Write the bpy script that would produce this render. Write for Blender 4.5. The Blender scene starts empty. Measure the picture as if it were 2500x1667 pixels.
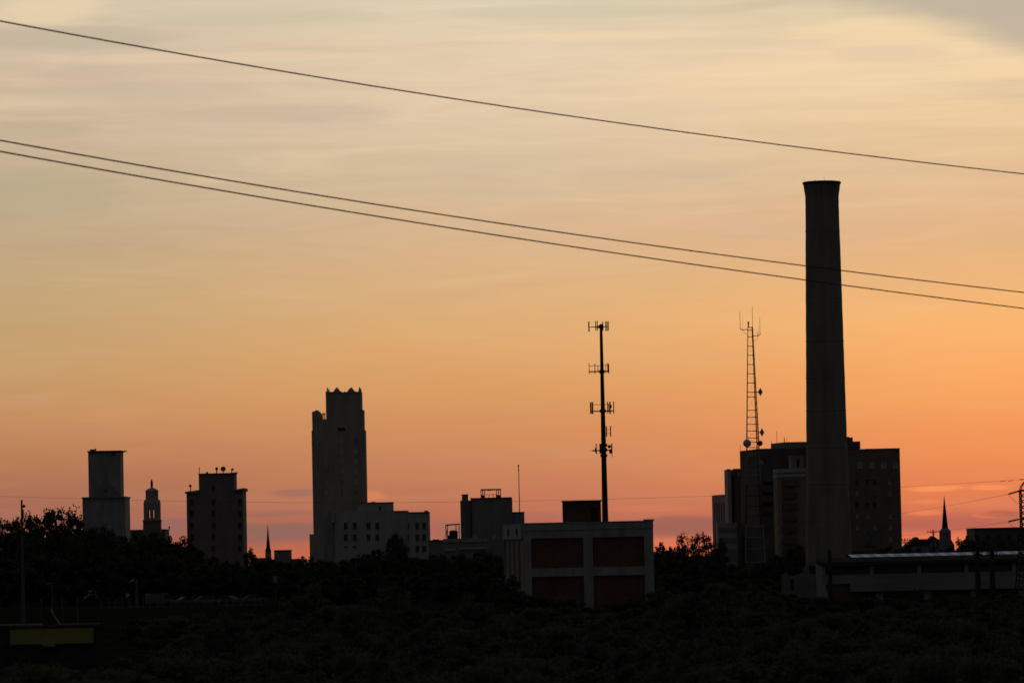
import bpy, math, random
from mathutils import Vector, Matrix

random.seed(11)
scene = bpy.context.scene
C = scene.collection
rad = math.radians

# ------------------------------------------------------------------ camera
FPX = 11210.0                      # focal length in photo pixels (100 mm on 22.3 mm)
PITCH, ROLL = math.atan(527 / FPX), rad(1.2)
CAM_Z = 7.0
F_ = Vector((0, math.cos(PITCH), math.sin(PITCH)))
R0, U0 = Vector((1, 0, 0)), Vector((0, -math.sin(PITCH), math.cos(PITCH)))
R_ = math.cos(ROLL) * R0 - math.sin(ROLL) * U0
U_ = math.sin(ROLL) * R0 + math.cos(ROLL) * U0
cd = bpy.data.cameras.new('camera')
cam = bpy.data.objects.new('camera', cd)
C.objects.link(cam)
cam.matrix_world = Matrix(((R_.x, U_.x, -F_.x, 0), (R_.y, U_.y, -F_.y, 0), (R_.z, U_.z, -F_.z, CAM_Z), (0, 0, 0, 1)))
cd.sensor_width, cd.lens = 22.3, 100.0
cd.clip_start, cd.clip_end = 1.0, 30000.0
cd.dof.use_dof = True
cd.dof.focus_distance = 600
cd.dof.aperture_fstop = 1.3
scene.camera = cam

def P(x, y, D):
    """the place at distance D that stands at photo position x, y"""
    d = F_ * FPX + R_ * (x - 1250.0) + U_ * (833.5 - y)
    k = D / d.y
    return Vector((d.x * k, D, CAM_Z + d.z * k))

def AE(x, y):
    d = (F_ * FPX + R_ * (x - 1250.0) + U_ * (833.5 - y)).normalized()
    return math.atan2(d.x, d.y) * FPX, math.asin(d.z) * FPX

def lin(c):
    return tuple((v / 255 / 12.92) if v / 255 <= 0.04045 else ((v / 255 + 0.055) / 1.055) ** 2.4 for v in c)

# ------------------------------------------------------------------ materials
def new_mat(name):
    m = bpy.data.materials.new(name)
    m.use_nodes = True
    return m, m.node_tree, m.node_tree.nodes['Principled BSDF']

def mat(name, col, rough=0.85, var=0.25, scale=0.6, metal=0.0, spec=0.08, stretch=(1, 1, 1), bump=0.0):
    m, nt, b = new_mat(name)
    tc = nt.nodes.new('ShaderNodeTexCoord')
    mp = nt.nodes.new('ShaderNodeMapping')
    mp.inputs['Scale'].default_value = stretch
    nz = nt.nodes.new('ShaderNodeTexNoise')
    nz.inputs['Scale'].default_value = scale
    nz.inputs['Detail'].default_value = 6
    nz.inputs['Roughness'].default_value = 0.65
    rp = nt.nodes.new('ShaderNodeValToRGB')
    rp.color_ramp.elements[0].position, rp.color_ramp.elements[1].position = 0.3, 0.72
    rp.color_ramp.elements[0].color = tuple(v * (1 - var) for v in col) + (1,)
    rp.color_ramp.elements[1].color = tuple(min(1, v * (1 + var)) for v in col) + (1,)
    nt.links.new(tc.outputs['Object'], mp.inputs['Vector'])
    nt.links.new(mp.outputs['Vector'], nz.inputs['Vector'])
    nt.links.new(nz.outputs['Fac'], rp.inputs['Fac'])
    nt.links.new(rp.outputs['Color'], b.inputs['Base Color'])
    b.inputs['Roughness'].default_value = rough
    b.inputs['Metallic'].default_value = metal
    b.inputs['Specular IOR Level'].default_value = spec
    if bump:
        bp = nt.nodes.new('ShaderNodeBump')
        bp.inputs['Strength'].default_value = bump
        nt.links.new(nz.outputs['Fac'], bp.inputs['Height'])
        nt.links.new(bp.outputs['Normal'], b.inputs['Normal'])
    return m

def brick_mat(name, a, b_, mortar, scale=1.0):
    m, nt, b = new_mat(name)
    tc = nt.nodes.new('ShaderNodeTexCoord')
    sp = nt.nodes.new('ShaderNodeSeparateXYZ')
    ad = nt.nodes.new('ShaderNodeMath'); ad.operation = 'ADD'
    cb = nt.nodes.new('ShaderNodeCombineXYZ')
    br = nt.nodes.new('ShaderNodeTexBrick')
    br.inputs['Color1'].default_value = a + (1,)
    br.inputs['Color2'].default_value = b_ + (1,)
    br.inputs['Mortar'].default_value = mortar + (1,)
    br.inputs['Scale'].default_value = scale
    br.inputs['Mortar Size'].default_value = 0.012
    br.inputs['Brick Width'].default_value = 0.5
    br.inputs['Row Height'].default_value = 0.2
    nz = nt.nodes.new('ShaderNodeTexNoise'); nz.inputs['Scale'].default_value = 0.35; nz.inputs['Detail'].default_value = 5
    mr = nt.nodes.new('ShaderNodeMapRange'); mr.inputs['To Min'].default_value = 0.6; mr.inputs['To Max'].default_value = 1.35
    mx = nt.nodes.new('ShaderNodeVectorMath'); mx.operation = 'SCALE'
    nt.links.new(tc.outputs['Object'], sp.inputs[0])
    nt.links.new(sp.outputs['X'], ad.inputs[0]); nt.links.new(sp.outputs['Y'], ad.inputs[1])
    nt.links.new(ad.outputs[0], cb.inputs['X']); nt.links.new(sp.outputs['Z'], cb.inputs['Y'])
    nt.links.new(cb.outputs[0], br.inputs['Vector'])
    nt.links.new(tc.outputs['Object'], nz.inputs['Vector'])
    nt.links.new(nz.outputs['Fac'], mr.inputs['Value'])
    nt.links.new(br.outputs['Color'], mx.inputs[0]); nt.links.new(mr.outputs[0], mx.inputs['Scale'])
    nt.links.new(mx.outputs[0], b.inputs['Base Color'])
    b.inputs['Roughness'].default_value = 0.9
    b.inputs['Specular IOR Level'].default_value = 0.2
    return m

def leaf_mat(name, c1, c2, thin=0.0):
    m, nt, b = new_mat(name)
    g = nt.nodes.new('ShaderNodeNewGeometry')
    rp = nt.nodes.new('ShaderNodeValToRGB')
    rp.color_ramp.elements[0].color = c1 + (1,)
    rp.color_ramp.elements[1].color = c2 + (1,)
    tc = nt.nodes.new('ShaderNodeTexCoord')
    nz = nt.nodes.new('ShaderNodeTexNoise'); nz.inputs['Scale'].default_value = 0.5; nz.inputs['Detail'].default_value = 3
    mx = nt.nodes.new('ShaderNodeMath'); mx.operation = 'MULTIPLY_ADD'
    mx.inputs[1].default_value = 0.5
    ml = nt.nodes.new('ShaderNodeMath'); ml.operation = 'MULTIPLY'; ml.inputs[1].default_value = 0.6
    nt.links.new(g.outputs['Random Per Island'], mx.inputs[0])
    nt.links.new(tc.outputs['Object'], nz.inputs['Vector'])
    nt.links.new(nz.outputs['Fac'], ml.inputs[0])
    nt.links.new(ml.outputs[0], mx.inputs[2])
    nt.links.new(mx.outputs[0], rp.inputs['Fac'])
    nt.links.new(rp.outputs['Color'], b.inputs['Base Color'])
    b.inputs['Roughness'].default_value = 0.9
    b.inputs['Specular IOR Level'].default_value = 0.0
    vs = nt.nodes.new('ShaderNodeVectorMath'); vs.operation = 'SUBTRACT'; vs.inputs[1].default_value = (0, 0, 2.0)
    vt = nt.nodes.new('ShaderNodeVectorTransform'); vt.vector_type = 'NORMAL'; vt.convert_from = 'OBJECT'; vt.convert_to = 'WORLD'
    vn = nt.nodes.new('ShaderNodeVectorMath'); vn.operation = 'NORMALIZE'
    va = nt.nodes.new('ShaderNodeVectorMath'); va.operation = 'MULTIPLY_ADD'; va.inputs[1].default_value = (0.14, 0.14, 0.14)
    vf = nt.nodes.new('ShaderNodeVectorMath'); vf.operation = 'NORMALIZE'
    nt.links.new(tc.outputs['Object'], vs.inputs[0]); nt.links.new(vs.outputs[0], vt.inputs[0]); nt.links.new(vt.outputs[0], vn.inputs[0])
    nt.links.new(g.outputs['Normal'], va.inputs[0]); nt.links.new(vn.outputs[0], va.inputs[2])
    nt.links.new(va.outputs[0], vf.inputs[0]); nt.links.new(vf.outputs[0], b.inputs['Normal'])
    if thin:                                                    # light shining through thin leaves
        tr = nt.nodes.new('ShaderNodeBsdfTranslucent'); ms = nt.nodes.new('ShaderNodeMixShader'); ms.inputs[0].default_value = thin
        nt.links.new(rp.outputs['Color'], tr.inputs['Color'])
        nt.links.new(b.outputs[0], ms.inputs[1]); nt.links.new(tr.outputs[0], ms.inputs[2])
        nt.links.new(ms.outputs[0], nt.nodes['Material Output'].inputs['Surface'])
    return m

M = dict(
    concrete=mat('weathered_concrete', (0.33, 0.33, 0.33), stretch=(1, 1, 0.35), var=0.3, bump=0.1),
    pale=mat('pale_plaster', (0.42, 0.41, 0.41), stretch=(1, 1, 0.4), var=0.2, scale=0.3),
    dim=mat('dim_stucco', (0.24, 0.23, 0.23), stretch=(1, 1, 0.4), var=0.25, scale=0.3),
    limestone=mat('sooty_limestone', (0.385, 0.35, 0.325), stretch=(1, 1, 0.3), var=0.22, scale=0.25),
    rosy=mat('rosy_stone', (0.50, 0.40, 0.40), var=0.15, scale=0.3),
    grime=mat('water_stain', (0.17, 0.17, 0.175), var=0.3), stain=mat('faint_stain', (0.25, 0.25, 0.25), var=0.2, scale=0.3),
    chimney=mat('chimney_concrete', (0.275, 0.238, 0.205), stretch=(1, 1, 0.22), var=0.3, scale=0.35, bump=0.15),
    brick=brick_mat('red_brick', (0.13, 0.055, 0.045), (0.17, 0.075, 0.055), (0.16, 0.13, 0.11)),
    darkbrick=brick_mat('dark_red_brick', (0.20, 0.145, 0.125), (0.25, 0.17, 0.145), (0.2, 0.17, 0.16)),
    brownbrick=brick_mat('brown_brick', (0.21, 0.18, 0.165), (0.26, 0.21, 0.19), (0.24, 0.22, 0.2)),
    towerbrick=brick_mat('sooty_brown_brick', (0.20, 0.175, 0.165), (0.25, 0.21, 0.195), (0.22, 0.21, 0.2)),
    tan=mat('tan_panel', (0.24, 0.205, 0.17), var=0.2, scale=0.3),
    black=mat('dark_cladding', (0.13, 0.118, 0.112), var=0.3, scale=0.2),
    slate=mat('blue_grey_panel', (0.23, 0.26, 0.30), var=0.15, scale=0.3),
    soot=mat('sooted_felt', (0.05, 0.052, 0.046), var=0.3, spec=0.0),
    tar=mat('tar_roof', (0.05, 0.05, 0.05), var=0.3),
    glass=mat('dark_window_glass', (0.02, 0.02, 0.022), rough=0.25, var=0.3, spec=0.3),
    duskglass=mat('grey_window_band', (0.13, 0.115, 0.10), rough=0.4, var=0.3, scale=0.2),
    paleblind=mat('drawn_pale_blind', (0.52, 0.51, 0.51), rough=0.6, var=0.25, scale=0.15),
    blind=mat('pale_window_blind', (0.36, 0.36, 0.37), rough=0.5, var=0.3, scale=0.15),
    steel=mat('dark_steel', (0.05, 0.05, 0.052), rough=0.6, var=0.3, scale=2.0),
    galv=mat('galvanised_steel', (0.16, 0.16, 0.17), rough=0.5, var=0.2, scale=2.0),
    redpaint=mat('red_tower_paint', (0.15, 0.04, 0.028), rough=0.6, var=0.2),
    whitepaint=mat('white_tower_paint', (0.27, 0.27, 0.28), rough=0.6, var=0.15),
    dish=mat('dish_radome', (0.45, 0.5, 0.62), rough=0.5, var=0.1),
    graydish=mat('grey_dish', (0.32, 0.36, 0.42), rough=0.5, var=0.1),
    wood=mat('weathered_wood', (0.14, 0.12, 0.105), stretch=(4, 4, 0.4), var=0.3, scale=1.5),
    darkwood=mat('creosoted_wood', (0.05, 0.045, 0.04), stretch=(4, 4, 0.4), var=0.3, scale=1.5),
    palepole=mat('grey_pole', (0.115, 0.125, 0.13), stretch=(4, 4, 0.4), var=0.2, scale=1.5),
    wire=mat('bare_conductor', (0.17, 0.065, 0.025), rough=0.9, var=0.1, spec=0.0),
    porcelain=mat('brown_insulator', (0.07, 0.045, 0.035), rough=0.35, var=0.1),
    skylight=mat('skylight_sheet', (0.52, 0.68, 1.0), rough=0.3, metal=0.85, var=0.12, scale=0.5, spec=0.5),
    skylight2=mat('skylight_sheet_dark', (0.30, 0.36, 0.56), rough=0.3, metal=0.85, var=0.12, scale=0.5, spec=0.5),  # darker sheet colour for every other strip
    shingle=mat('dark_shingle', (0.06, 0.06, 0.062), var=0.3),
    yellow=mat('yellow_fascia', (0.27, 0.25, 0.075), rough=0.6, var=0.12, scale=1.2),
    asphalt=mat('asphalt', (0.022, 0.022, 0.023), var=0.3, scale=0.8, spec=0.0),
    bark=mat('bark', (0.06, 0.05, 0.04), var=0.35, stretch=(3, 3, 0.5), scale=2.0),
    carwhite=mat('white_car_paint', (0.13, 0.133, 0.14), rough=0.6, var=0.03, spec=0.08),
    carsilver=mat('silver_car_paint', (0.09, 0.093, 0.10), rough=0.6, var=0.03, spec=0.08),
    cardark=mat('dark_car_paint', (0.06, 0.06, 0.07), rough=0.3, var=0.03, spec=0.5),
    rubber=mat('tyre_rubber', (0.025, 0.025, 0.025), rough=0.9, var=0.1),
    lampglass=mat('lamp_lens', (0.18, 0.18, 0.22), rough=0.3, var=0.05),
    redlens=mat('red_beacon_lens', (0.5, 0.02, 0.01), rough=0.3, var=0.05),
    leafA=leaf_mat('leaves_dark', (0.092, 0.108, 0.080), (0.120, 0.135, 0.102), 0.3),
    leafC=leaf_mat('leaves_far', (0.062, 0.068, 0.048), (0.088, 0.094, 0.064)),
    leafB=leaf_mat('leaves_olive', (0.102, 0.108, 0.074), (0.130, 0.134, 0.098), 0.3),
)

# ------------------------------------------------------------------ mesh builder
class MB:
    def __init__(s):
        s.v, s.f = [], []
    def poly(s, pts):
        n = len(s.v)
        s.v += [tuple(p) for p in pts]
        s.f.append(tuple(range(n, n + len(pts))))
    def box(s, x0, x1, y0, y1, z0, z1):
        n = len(s.v)
        s.v += [(x0, y0, z0), (x1, y0, z0), (x1, y1, z0), (x0, y1, z0), (x0, y0, z1), (x1, y0, z1), (x1, y1, z1), (x0, y1, z1)]
        s.f += [tuple(n + i for i in q) for q in ((0, 3, 2, 1), (4, 5, 6, 7), (0, 1, 5, 4), (1, 2, 6, 5), (2, 3, 7, 6), (3, 0, 4, 7))]
        return s
    def prism(s, foot, z0, z1, z1s=None):
        """upright prism over a counter-clockwise footprint of (X, Y)"""
        n, k = len(s.v), len(foot)
        s.v += [(x, y, z0) for x, y in foot] + [(x, y, (z1s[i] if z1s else z1)) for i, (x, y) in enumerate(foot)]
        s.f.append(tuple(n + i for i in reversed(range(k))))
        s.f.append(tuple(n + k + i for i in range(k)))
        for i in range(k):
            j = (i + 1) % k
            s.f.append((n + i, n + j, n + k + j, n + k + i))
        return s
    def sheet(s, outline, y0, y1):
        """an outline of (X, Z) seen from the front, extruded from y0 back to y1"""
        n, k = len(s.v), len(outline)
        s.v += [(x, y0, z) for x, z in outline] + [(x, y1, z) for x, z in outline]
        s.f.append(tuple(n + i for i in range(k)))
        s.f.append(tuple(n + k + i for i in reversed(range(k))))
        for i in range(k):
            j = (i + 1) % k
            s.f.append((n + j, n + i, n + k + i, n + k + j))
        return s
    def tube(s, pts, r, seg=8, r2=None):
        pts = [Vector(p) for p in pts]
        n0, m = len(s.v), len(pts)
        for i, p in enumerate(pts):
            t = (pts[min(i + 1, m - 1)] - pts[max(i - 1, 0)]).normalized()
            a = Vector((0, 0, 1)) if abs(t.z) < 0.9 else Vector((0, 1, 0))
            u = t.cross(a).normalized(); w = t.cross(u)
            rr = r if r2 is None else r + (r2 - r) * i / (m - 1)
            for j in range(seg):
                q = 2 * math.pi * j / seg
                s.v.append(tuple(p + u * math.cos(q) * rr + w * math.sin(q) * rr))
        for i in range(m - 1):
            for j in range(seg):
                a, b = n0 + i * seg + j, n0 + i * seg + (j + 1) % seg
                s.f.append((a, b, b + seg, a + seg))
        s.f.append(tuple(n0 + j for j in reversed(range(seg))))
        s.f.append(tuple(n0 + (m - 1) * seg + j for j in range(seg)))
        return s
    def lathe(s, c, prof, seg=24, axis='Z'):
        """prof: (radius, height) pairs around an axis through c"""
        n0 = len(s.v)
        for r, h in prof:
            for j in range(seg):
                q = 2 * math.pi * j / seg
                a, b = math.cos(q) * r, math.sin(q) * r
                o = {'Z': (a, b, h), 'Y': (a, h, b), 'X': (h, a, b)}[axis]
                s.v.append((c[0] + o[0], c[1] + o[1], c[2] + o[2]))
        for i in range(len(prof) - 1):
            for j in range(seg):
                a, b = n0 + i * seg + j, n0 + i * seg + (j + 1) % seg
                s.f.append((a, b, b + seg, a + seg))
        s.f.append(tuple(n0 + j for j in reversed(range(seg))))
        s.f.append(tuple(n0 + (len(prof) - 1) * seg + j for j in range(seg)))
        return s
    def mesh(s, name, off=(0, 0, 0)):
        me = bpy.data.meshes.new(name)
        me.from_pydata([(x - off[0], y - off[1], z - off[2]) for x, y, z in s.v], [], s.f)
        me.validate()
        return me

def props(o, label=None, cat=None, group=None, kind=None):
    if label: o['label'] = label
    if cat: o['category'] = cat
    if group: o['group'] = group
    if kind: o['kind'] = kind
    return o

def thing(name, label, cat, base, group=None):
    o = bpy.data.objects.new(name, None)
    o.empty_display_size = 0.5
    C.objects.link(o)
    o.location = base
    return props(o, label, cat, group)

def root_of(o):
    while o.parent: o = o.parent
    return o

def part(name, mb, m, parent, label=None, smooth=False):
    """a part (or sub-part) given in world coordinates"""
    off = root_of(parent).location
    me = mb.mesh(name, off)
    me.materials.append(M[m])
    if smooth:
        me.polygons.foreach_set('use_smooth', [True] * len(me.polygons))
    o = bpy.data.objects.new(name, me)
    C.objects.link(o)
    o.parent = parent
    if label: o['label'] = label
    return o

def single(name, mb, m, label, cat, base, group=None, kind=None, smooth=False):
    me = mb.mesh(name, base)
    me.materials.append(M[m])
    if smooth:
        me.polygons.foreach_set('use_smooth', [True] * len(me.polygons))
    o = bpy.data.objects.new(name, me)
    C.objects.link(o)
    o.location = base
    return props(o, label, cat, group, kind)

# box given by photo columns x0..x1 and top row ytop, at distance D, depth metres deep
def B(mb, x0, x1, ytop, D, depth, ybot=None, fit=True):
    xc = (x0 + x1) / 2
    z1 = P(xc, ytop, D).z
    z0 = 0.0 if ybot is None else P(xc, ybot, D).z
    fit = fit and x1 - x0 > 20 and depth > 3       # the outline x0..x1 includes the side wall one sees
    X0 = P(x0, ytop, D + depth if fit and x0 > 1250 else D).x
    X1 = P(x1, ytop, D + depth if fit and x1 < 1250 else D).x
    return mb.box(X0, X1, D, D + depth, z0, z1)

_wm = {}
def window(root, x, y, wpx, hpx, D, pane='glass', frame='dim', proud=0.06, label=None):
    """a framed window on a wall facing the viewer at distance D"""
    w, h = wpx * D / FPX, hpx * D / FPX
    key = (round(w, 2), round(h, 2), pane, frame)
    if key not in _wm:
        t = max(0.07, min(0.16, w * 0.09))
        fb = MB()
        fb.box(-w / 2 - t, -w / 2, -proud, 0.02, -h / 2 - t, h / 2 + t)
        fb.box(w / 2, w / 2 + t, -proud, 0.02, -h / 2 - t, h / 2 + t)
        fb.box(-w / 2, w / 2, -proud, 0.02, h / 2, h / 2 + t)
        fb.box(-w / 2, w / 2, -proud - 0.05, 0.02, -h / 2 - t, -h / 2)
        fb.box(-0.04, 0.04, -proud + 0.015, 0.02, -h / 2, h / 2)
        pb = MB().box(-w / 2, w / 2, -0.02, 0.02, -h / 2, h / 2)
        a, b = fb.mesh('window'), pb.mesh('pane')
        a.materials.append(M[frame]); b.materials.append(M[pane])
        _wm[key] = (a, b)
    a, b = _wm[key]
    c = P(x, y, D)
    o = bpy.data.objects.new('window', a); C.objects.link(o); o.parent = root
    o.location = c - root.location
    p = bpy.data.objects.new('pane', b); C.objects.link(p); p.parent = o
    if label: o['label'] = label
    return o

# ------------------------------------------------------------------ setting
g = MB(); g.poly([(-9000, -200, 0), (9000, -200, 0), (9000, 16000, 0), (-9000, 16000, 0)])
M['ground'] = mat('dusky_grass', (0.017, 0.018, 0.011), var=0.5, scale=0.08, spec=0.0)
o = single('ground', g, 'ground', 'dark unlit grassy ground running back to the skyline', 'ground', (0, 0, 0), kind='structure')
lot = MB(); lot.box(P(-60, 1470, 790).x, P(700, 1470, 790).x, 755, 850, -0.2, 0.02)
single('car_park', lot, 'asphalt', 'dark asphalt car park behind the low scrub on the left', 'car park', (0, 800, 0), kind='structure')
rd = MB(); rd.box(-120, 160, 575, 588, -0.2, 0.02)
single('road', rd, 'asphalt', 'dark road passing in front of the concrete framed building', 'road', (0, 580, 0), kind='structure')

# ------------------------------------------------------------------ grain elevator tower, left
D = 1000
r = thing('concrete_tower', 'stepped windowless concrete tower with flat overhanging roof, at far left of the skyline', 'tower', (P(259, 1213, D).x, D, 0))
mb = MB(); B(mb, 201, 317, 1214, D, 12); part('wall', mb, 'concrete', r)
mb = MB(); B(mb, 215, 301, 1103, D + 1.5, 8, 1214); u = part('upper_wall', mb, 'concrete', r)
mb = MB(); B(mb, 213, 303, 1099.5, D + 1.2, 9, 1103.2); B(mb, 291, 306.5, 1099.8, D + 3, 4, 1102); part('roof', mb, 'tar', r)
mb = MB(); B(mb, 199, 319, 1212, D - 0.4, 12.6, 1215.5); part('ledge', mb, 'dim', r)
mb = MB(); B(mb, 219, 229, 1096.5, D + 3, 2, 1099.6); B(mb, 231, 234, 1094.5, D + 4, 1, 1099.6); part('roof_vent', mb, 'steel', r)
mb = MB()
pts = [(232, 1211.8), (290, 1211.8), (288, 1201), (279, 1190), (266, 1183), (262, 1160), (263, 1140), (256, 1128), (252, 1150), (254, 1178), (240, 1188), (233, 1198)]
mb.sheet([(P(x, y, D + 1.5).x, P(x, y, D + 1.5).z) for x, y in reversed(pts)], D + 1.45, D + 1.52)
part('water_stain', mb, 'stain', u)
window(r, 277.5, 1108, 6, 5.5, D + 1.5, 'glass', 'dim')
window(r, 258, 1197, 6, 7, D + 1.4, 'glass', 'dim')
window(r, 260, 1230, 3.2, 10, D, 'blind', 'concrete')

# ------------------------------------------------------------------ bell tower
D = 1150
r = thing('bell_tower', 'church bell tower with small dome, finial and open belfry', 'tower', (P(371, 1296, D).x, D, 0))
def zz(x, y, D): return P(x, y, D).z
w_ = lambda px: px * D / FPX
mb = MB(); B(mb, 349, 394, 1271, D, w_(45)); part('base', mb, 'brownbrick', r)
mb = MB(); B(mb, 348, 395.5, 1268.5, D - 0.3, w_(47), 1271.5); part('cornice', mb, 'dim', r)
mb = MB()                                       # belfry: four corner piers + centre mullions, solid top
x0, x1 = P(350.5, 1240, D).x, P(389.5, 1240, D).x
zb, zo, zl, zt = zz(371, 1268.5, D), zz(371, 1263.5, D), zz(371, 1244, D), zz(371, 1222, D)
ob, oe = P(361.5, 1250, D).x, P(379, 1250, D).x
dd = x1 - x0
for ya, yb in ((D, D + 0.9), (D + dd - 0.9, D + dd)):
    mb.box(x0, ob, ya, yb, zb, zl); mb.box(oe, x1, ya, yb, zb, zl)
    mb.box(ob, oe, ya, yb, zb, zo)
mb.box(x0, x0 + 0.9, D + 0.9, D + dd - 0.9, zb, zl); mb.box(x1 - 0.9, x1, D + 0.9, D + dd - 0.9, zb, zl)
mb.box(x0, x1, D, D + dd, zl, zt - 0.35)
part('belfry', mb, 'limestone', r)
mb = MB(); cx = (ob + oe) / 2; mb.box(cx - 0.42, cx + 0.42, D + 0.2, D + 0.5, zo, zl); mb.box(ob - 0.02, ob + 0.3, D + 0.2, D + 0.5, zo, zl); mb.box(oe - 0.3, oe + 0.02, D + 0.2, D + 0.5, zo, zl)
part('mullion', mb, 'limestone', r)
mb = MB(); xc, yc = (x0 + x1) / 2, D + dd / 2
r1 = w_(19.5)
mb.lathe((xc, yc, 0), [(r1 * 1.09, zt - 0.6), (r1 * 0.95, zt + 0.35)], 8)
r2 = w_(15.5)
mb.lathe((xc, yc, 0), [(r2, zt + 0.3), (r2, zz(370, 1200, D)), (r2 * 1.06, zz(370, 1199, D)), (r2 * 1.06, zz(370, 1197.5, D)), (r2 * 0.86, zz(370, 1194.5, D)), (r2 * 0.55, zz(370, 1192, D)), (r2 * 0.25, zz(370, 1190, D)), (0.05, zz(370, 1189.8, D))], 16)
part('dome', mb, 'limestone', r)
mb = MB(); mb.lathe((xc, yc, 0), [(w_(2.6), zz(370, 1190.6, D)), (w_(2.9), zz(370, 1183, D)), (w_(3.2), zz(370, 1178, D)), (w_(2.0), zz(370, 1172.5, D)), (0.05, zz(370, 1168, D))], 10)
part('finial', mb, 'steel', r)
r = thing('church_hall', 'low flat roofed hall at the foot of the domed bell tower', 'building', (P(366, 1300, D + 6).x, D + 6, 0))
mb = MB(); B(mb, 318, 413, 1293.5, D + 6, 14); part('wall', mb, 'brownbrick', r)
mb = MB(); B(mb, 317, 414, 1291.8, D + 5.7, 14.6, 1293.6); part('parapet', mb, 'dim', r)
mb = MB(); B(mb, 411.5, 414.5, 1284, D + 5.8, 0.4, 1291.9); part('finial', mb, 'steel', r)

# ------------------------------------------------------------------ brick apartment tower
D = 1250
r = thing('brick_tower', 'dark brick tower block with round satellite dish and masts on its raised roof', 'tower', (P(528, 1200, D).x, D, 0))
mb = MB(); B(mb, 455, 601, 1197, D, 16); wl = part('wall', mb, 'towerbrick', r)
mb = MB(); B(mb, 485, 578, 1157, D + 2, 11, 1197); part('upper_wall', mb, 'towerbrick', r)
mb = MB()
mb.prism([(P(451, 1200, D).x, D - 0.5), (P(485.5, 1196, D).x, D - 0.5), (P(485.5, 1196, D).x, D + 2), (P(451, 1200, D).x, D + 2)], zz(460, 1204, D), 0, [zz(451, 1200.5, D), zz(484, 1195.5, D), zz(484, 1195.5, D), zz(451, 1200.5, D)])
part('parapet', mb, 'dim', r); mb = MB()
xe = P(605, 1190, D + 16).x
mb.prism([(P(571, 1196, D).x, D - 0.5), (xe, D - 0.5), (xe, D + 16.3), (P(571, 1196, D).x, D + 16.3)], zz(590, 1197.6, D), 0, [zz(580, 1194.5, D), zz(604, 1190.5, D), zz(604, 1190.5, D), zz(580, 1194.5, D)])
part('parapet', mb, 'dim', r)
mb = MB(); B(mb, 484, 578.5, 1154.5, D + 1.8, 11.4, 1157.2); B(mb, 569, 579.5, 1152.5, D + 1.6, 3, 1154.7); part('roof_edge', mb, 'tar', r)
# dish
mb = MB(); c = P(545, 1144.5, D + 3)
mb.lathe((c.x, c.y, c.z), [(0.05, 0.0), (w_(4), -0.05), (w_(6.0), -0.3), (w_(6.4), -0.42), (w_(6.4), -0.36), (w_(4), 0.05), (0.05, 0.12)], 20, 'Y')
dsh = part('satellite_dish', mb, 'graydish', r)
mb = MB(); mb.tube([(c.x, c.y + 0.3, c.z), (c.x, c.y + 0.5, c.z - w_(9.5))], 0.12, 8); part('dish_mast', mb, 'steel', dsh)
def stick(root, x, y0, y1, D, rr, m='steel', name='mast'):
    a = P(x, y1, D); b = P(x, y0, D)
    mb = MB(); mb.tube([(a.x, D, a.z), (a.x, D, b.z)], rr, 6)
    return part(name, mb, m, root)
stick(r, 487, 1141, 1155, D + 3, 0.1); stick(r, 505.5, 1151.5, 1155, D + 4, 0.3, name='vent_pipe')
a = stick(r, 529, 1140, 1155, D + 4, 0.16)
mb = MB(); c = P(529, 1143, D + 4); mb.box(c.x - 0.35, c.x + 0.35, D + 3.8, D + 4.2, c.z - 0.5, c.z + 0.3); part('antenna_box', mb, 'steel', a)
a = stick(r, 566, 1146, 1154, D + 5, 0.14)
mb = MB(); c = P(567.5, 1145.5, D + 5); mb.lathe((c.x, c.y, c.z), [(0.05, -0.3), (0.35, -0.15), (0.42, 0.1), (0.05, 0.35)], 10); part('horn', mb, 'steel', a)
a = stick(r, 465.5, 1187, 1199, D + 1, 0.14)
mb = MB(); c = P(464.5, 1185.5, D + 1); mb.lathe((c.x, c.y, c.z), [(0.05, -0.35), (0.4, -0.15), (0.48, 0.1), (0.05, 0.4)], 10); part('horn', mb, 'steel', a)
for yy in (1225, 1253.5, 1282, 1310.5, 1339):
    for xx in (468.5, 521.5, 585.5):
        window(r, xx, yy, 8, 15, D, 'glass', 'towerbrick')
window(r, 520.5, 1192, 8, 12, D + 2, 'glass', 'towerbrick')

# ------------------------------------------------------------------ small spire and low block in the gap
D = 1800
r = thing('church_spire', 'slim dark church spire between the brick tower block and the tall crowned tower', 'church', (P(656, 1350, D).x, D, 0))
xa, xb = P(647.5, 1345, D).x, P(661.5, 1345, D).x; xc = (xa + xb) / 2
mb = MB(); mb.box(xa, xb, D, D + (xb - xa), 0, zz(654, 1344, D)); part('tower', mb, 'brownbrick', r)
mb = MB(); hw = (xb - xa) / 2
mb.lathe((xc, D + hw, 0), [(hw * 1.05, zz(654, 1344.5, D)), (hw * 0.72, zz(654, 1337, D)), (hw * 0.42, zz(654, 1315, D)), (0.04, zz(654, 1279, D))], 8); part('spire', mb, 'shingle', r)
for sx in (xa + 0.3, xb - 0.3):
    mb = MB(); mb.lathe((sx, D + 0.3, 0), [(0.3, zz(654, 1345, D)), (0.25, zz(654, 1342, D)), (0.03, zz(654, 1337.5, D))], 6)
    part('pinnacle', mb, 'shingle', r)
mb = MB(); B(mb, 622, 664, 1361, D + 1, 12); part('nave_wall', mb, 'brownbrick', r)
r = thing('low_block', 'small flat roofed block beside the slim spire', 'building', (P(690, 1350, 1500).x, 1500, 0))
D = 1500
mb = MB(); B(mb, 669, 712, 1343.5, D, 9); part('wall', mb, 'dim', r)
mb = MB(); B(mb, 668, 713, 1341.8, D - 0.3, 9.6, 1343.6); part('roof', mb, 'tar', r)
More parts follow.
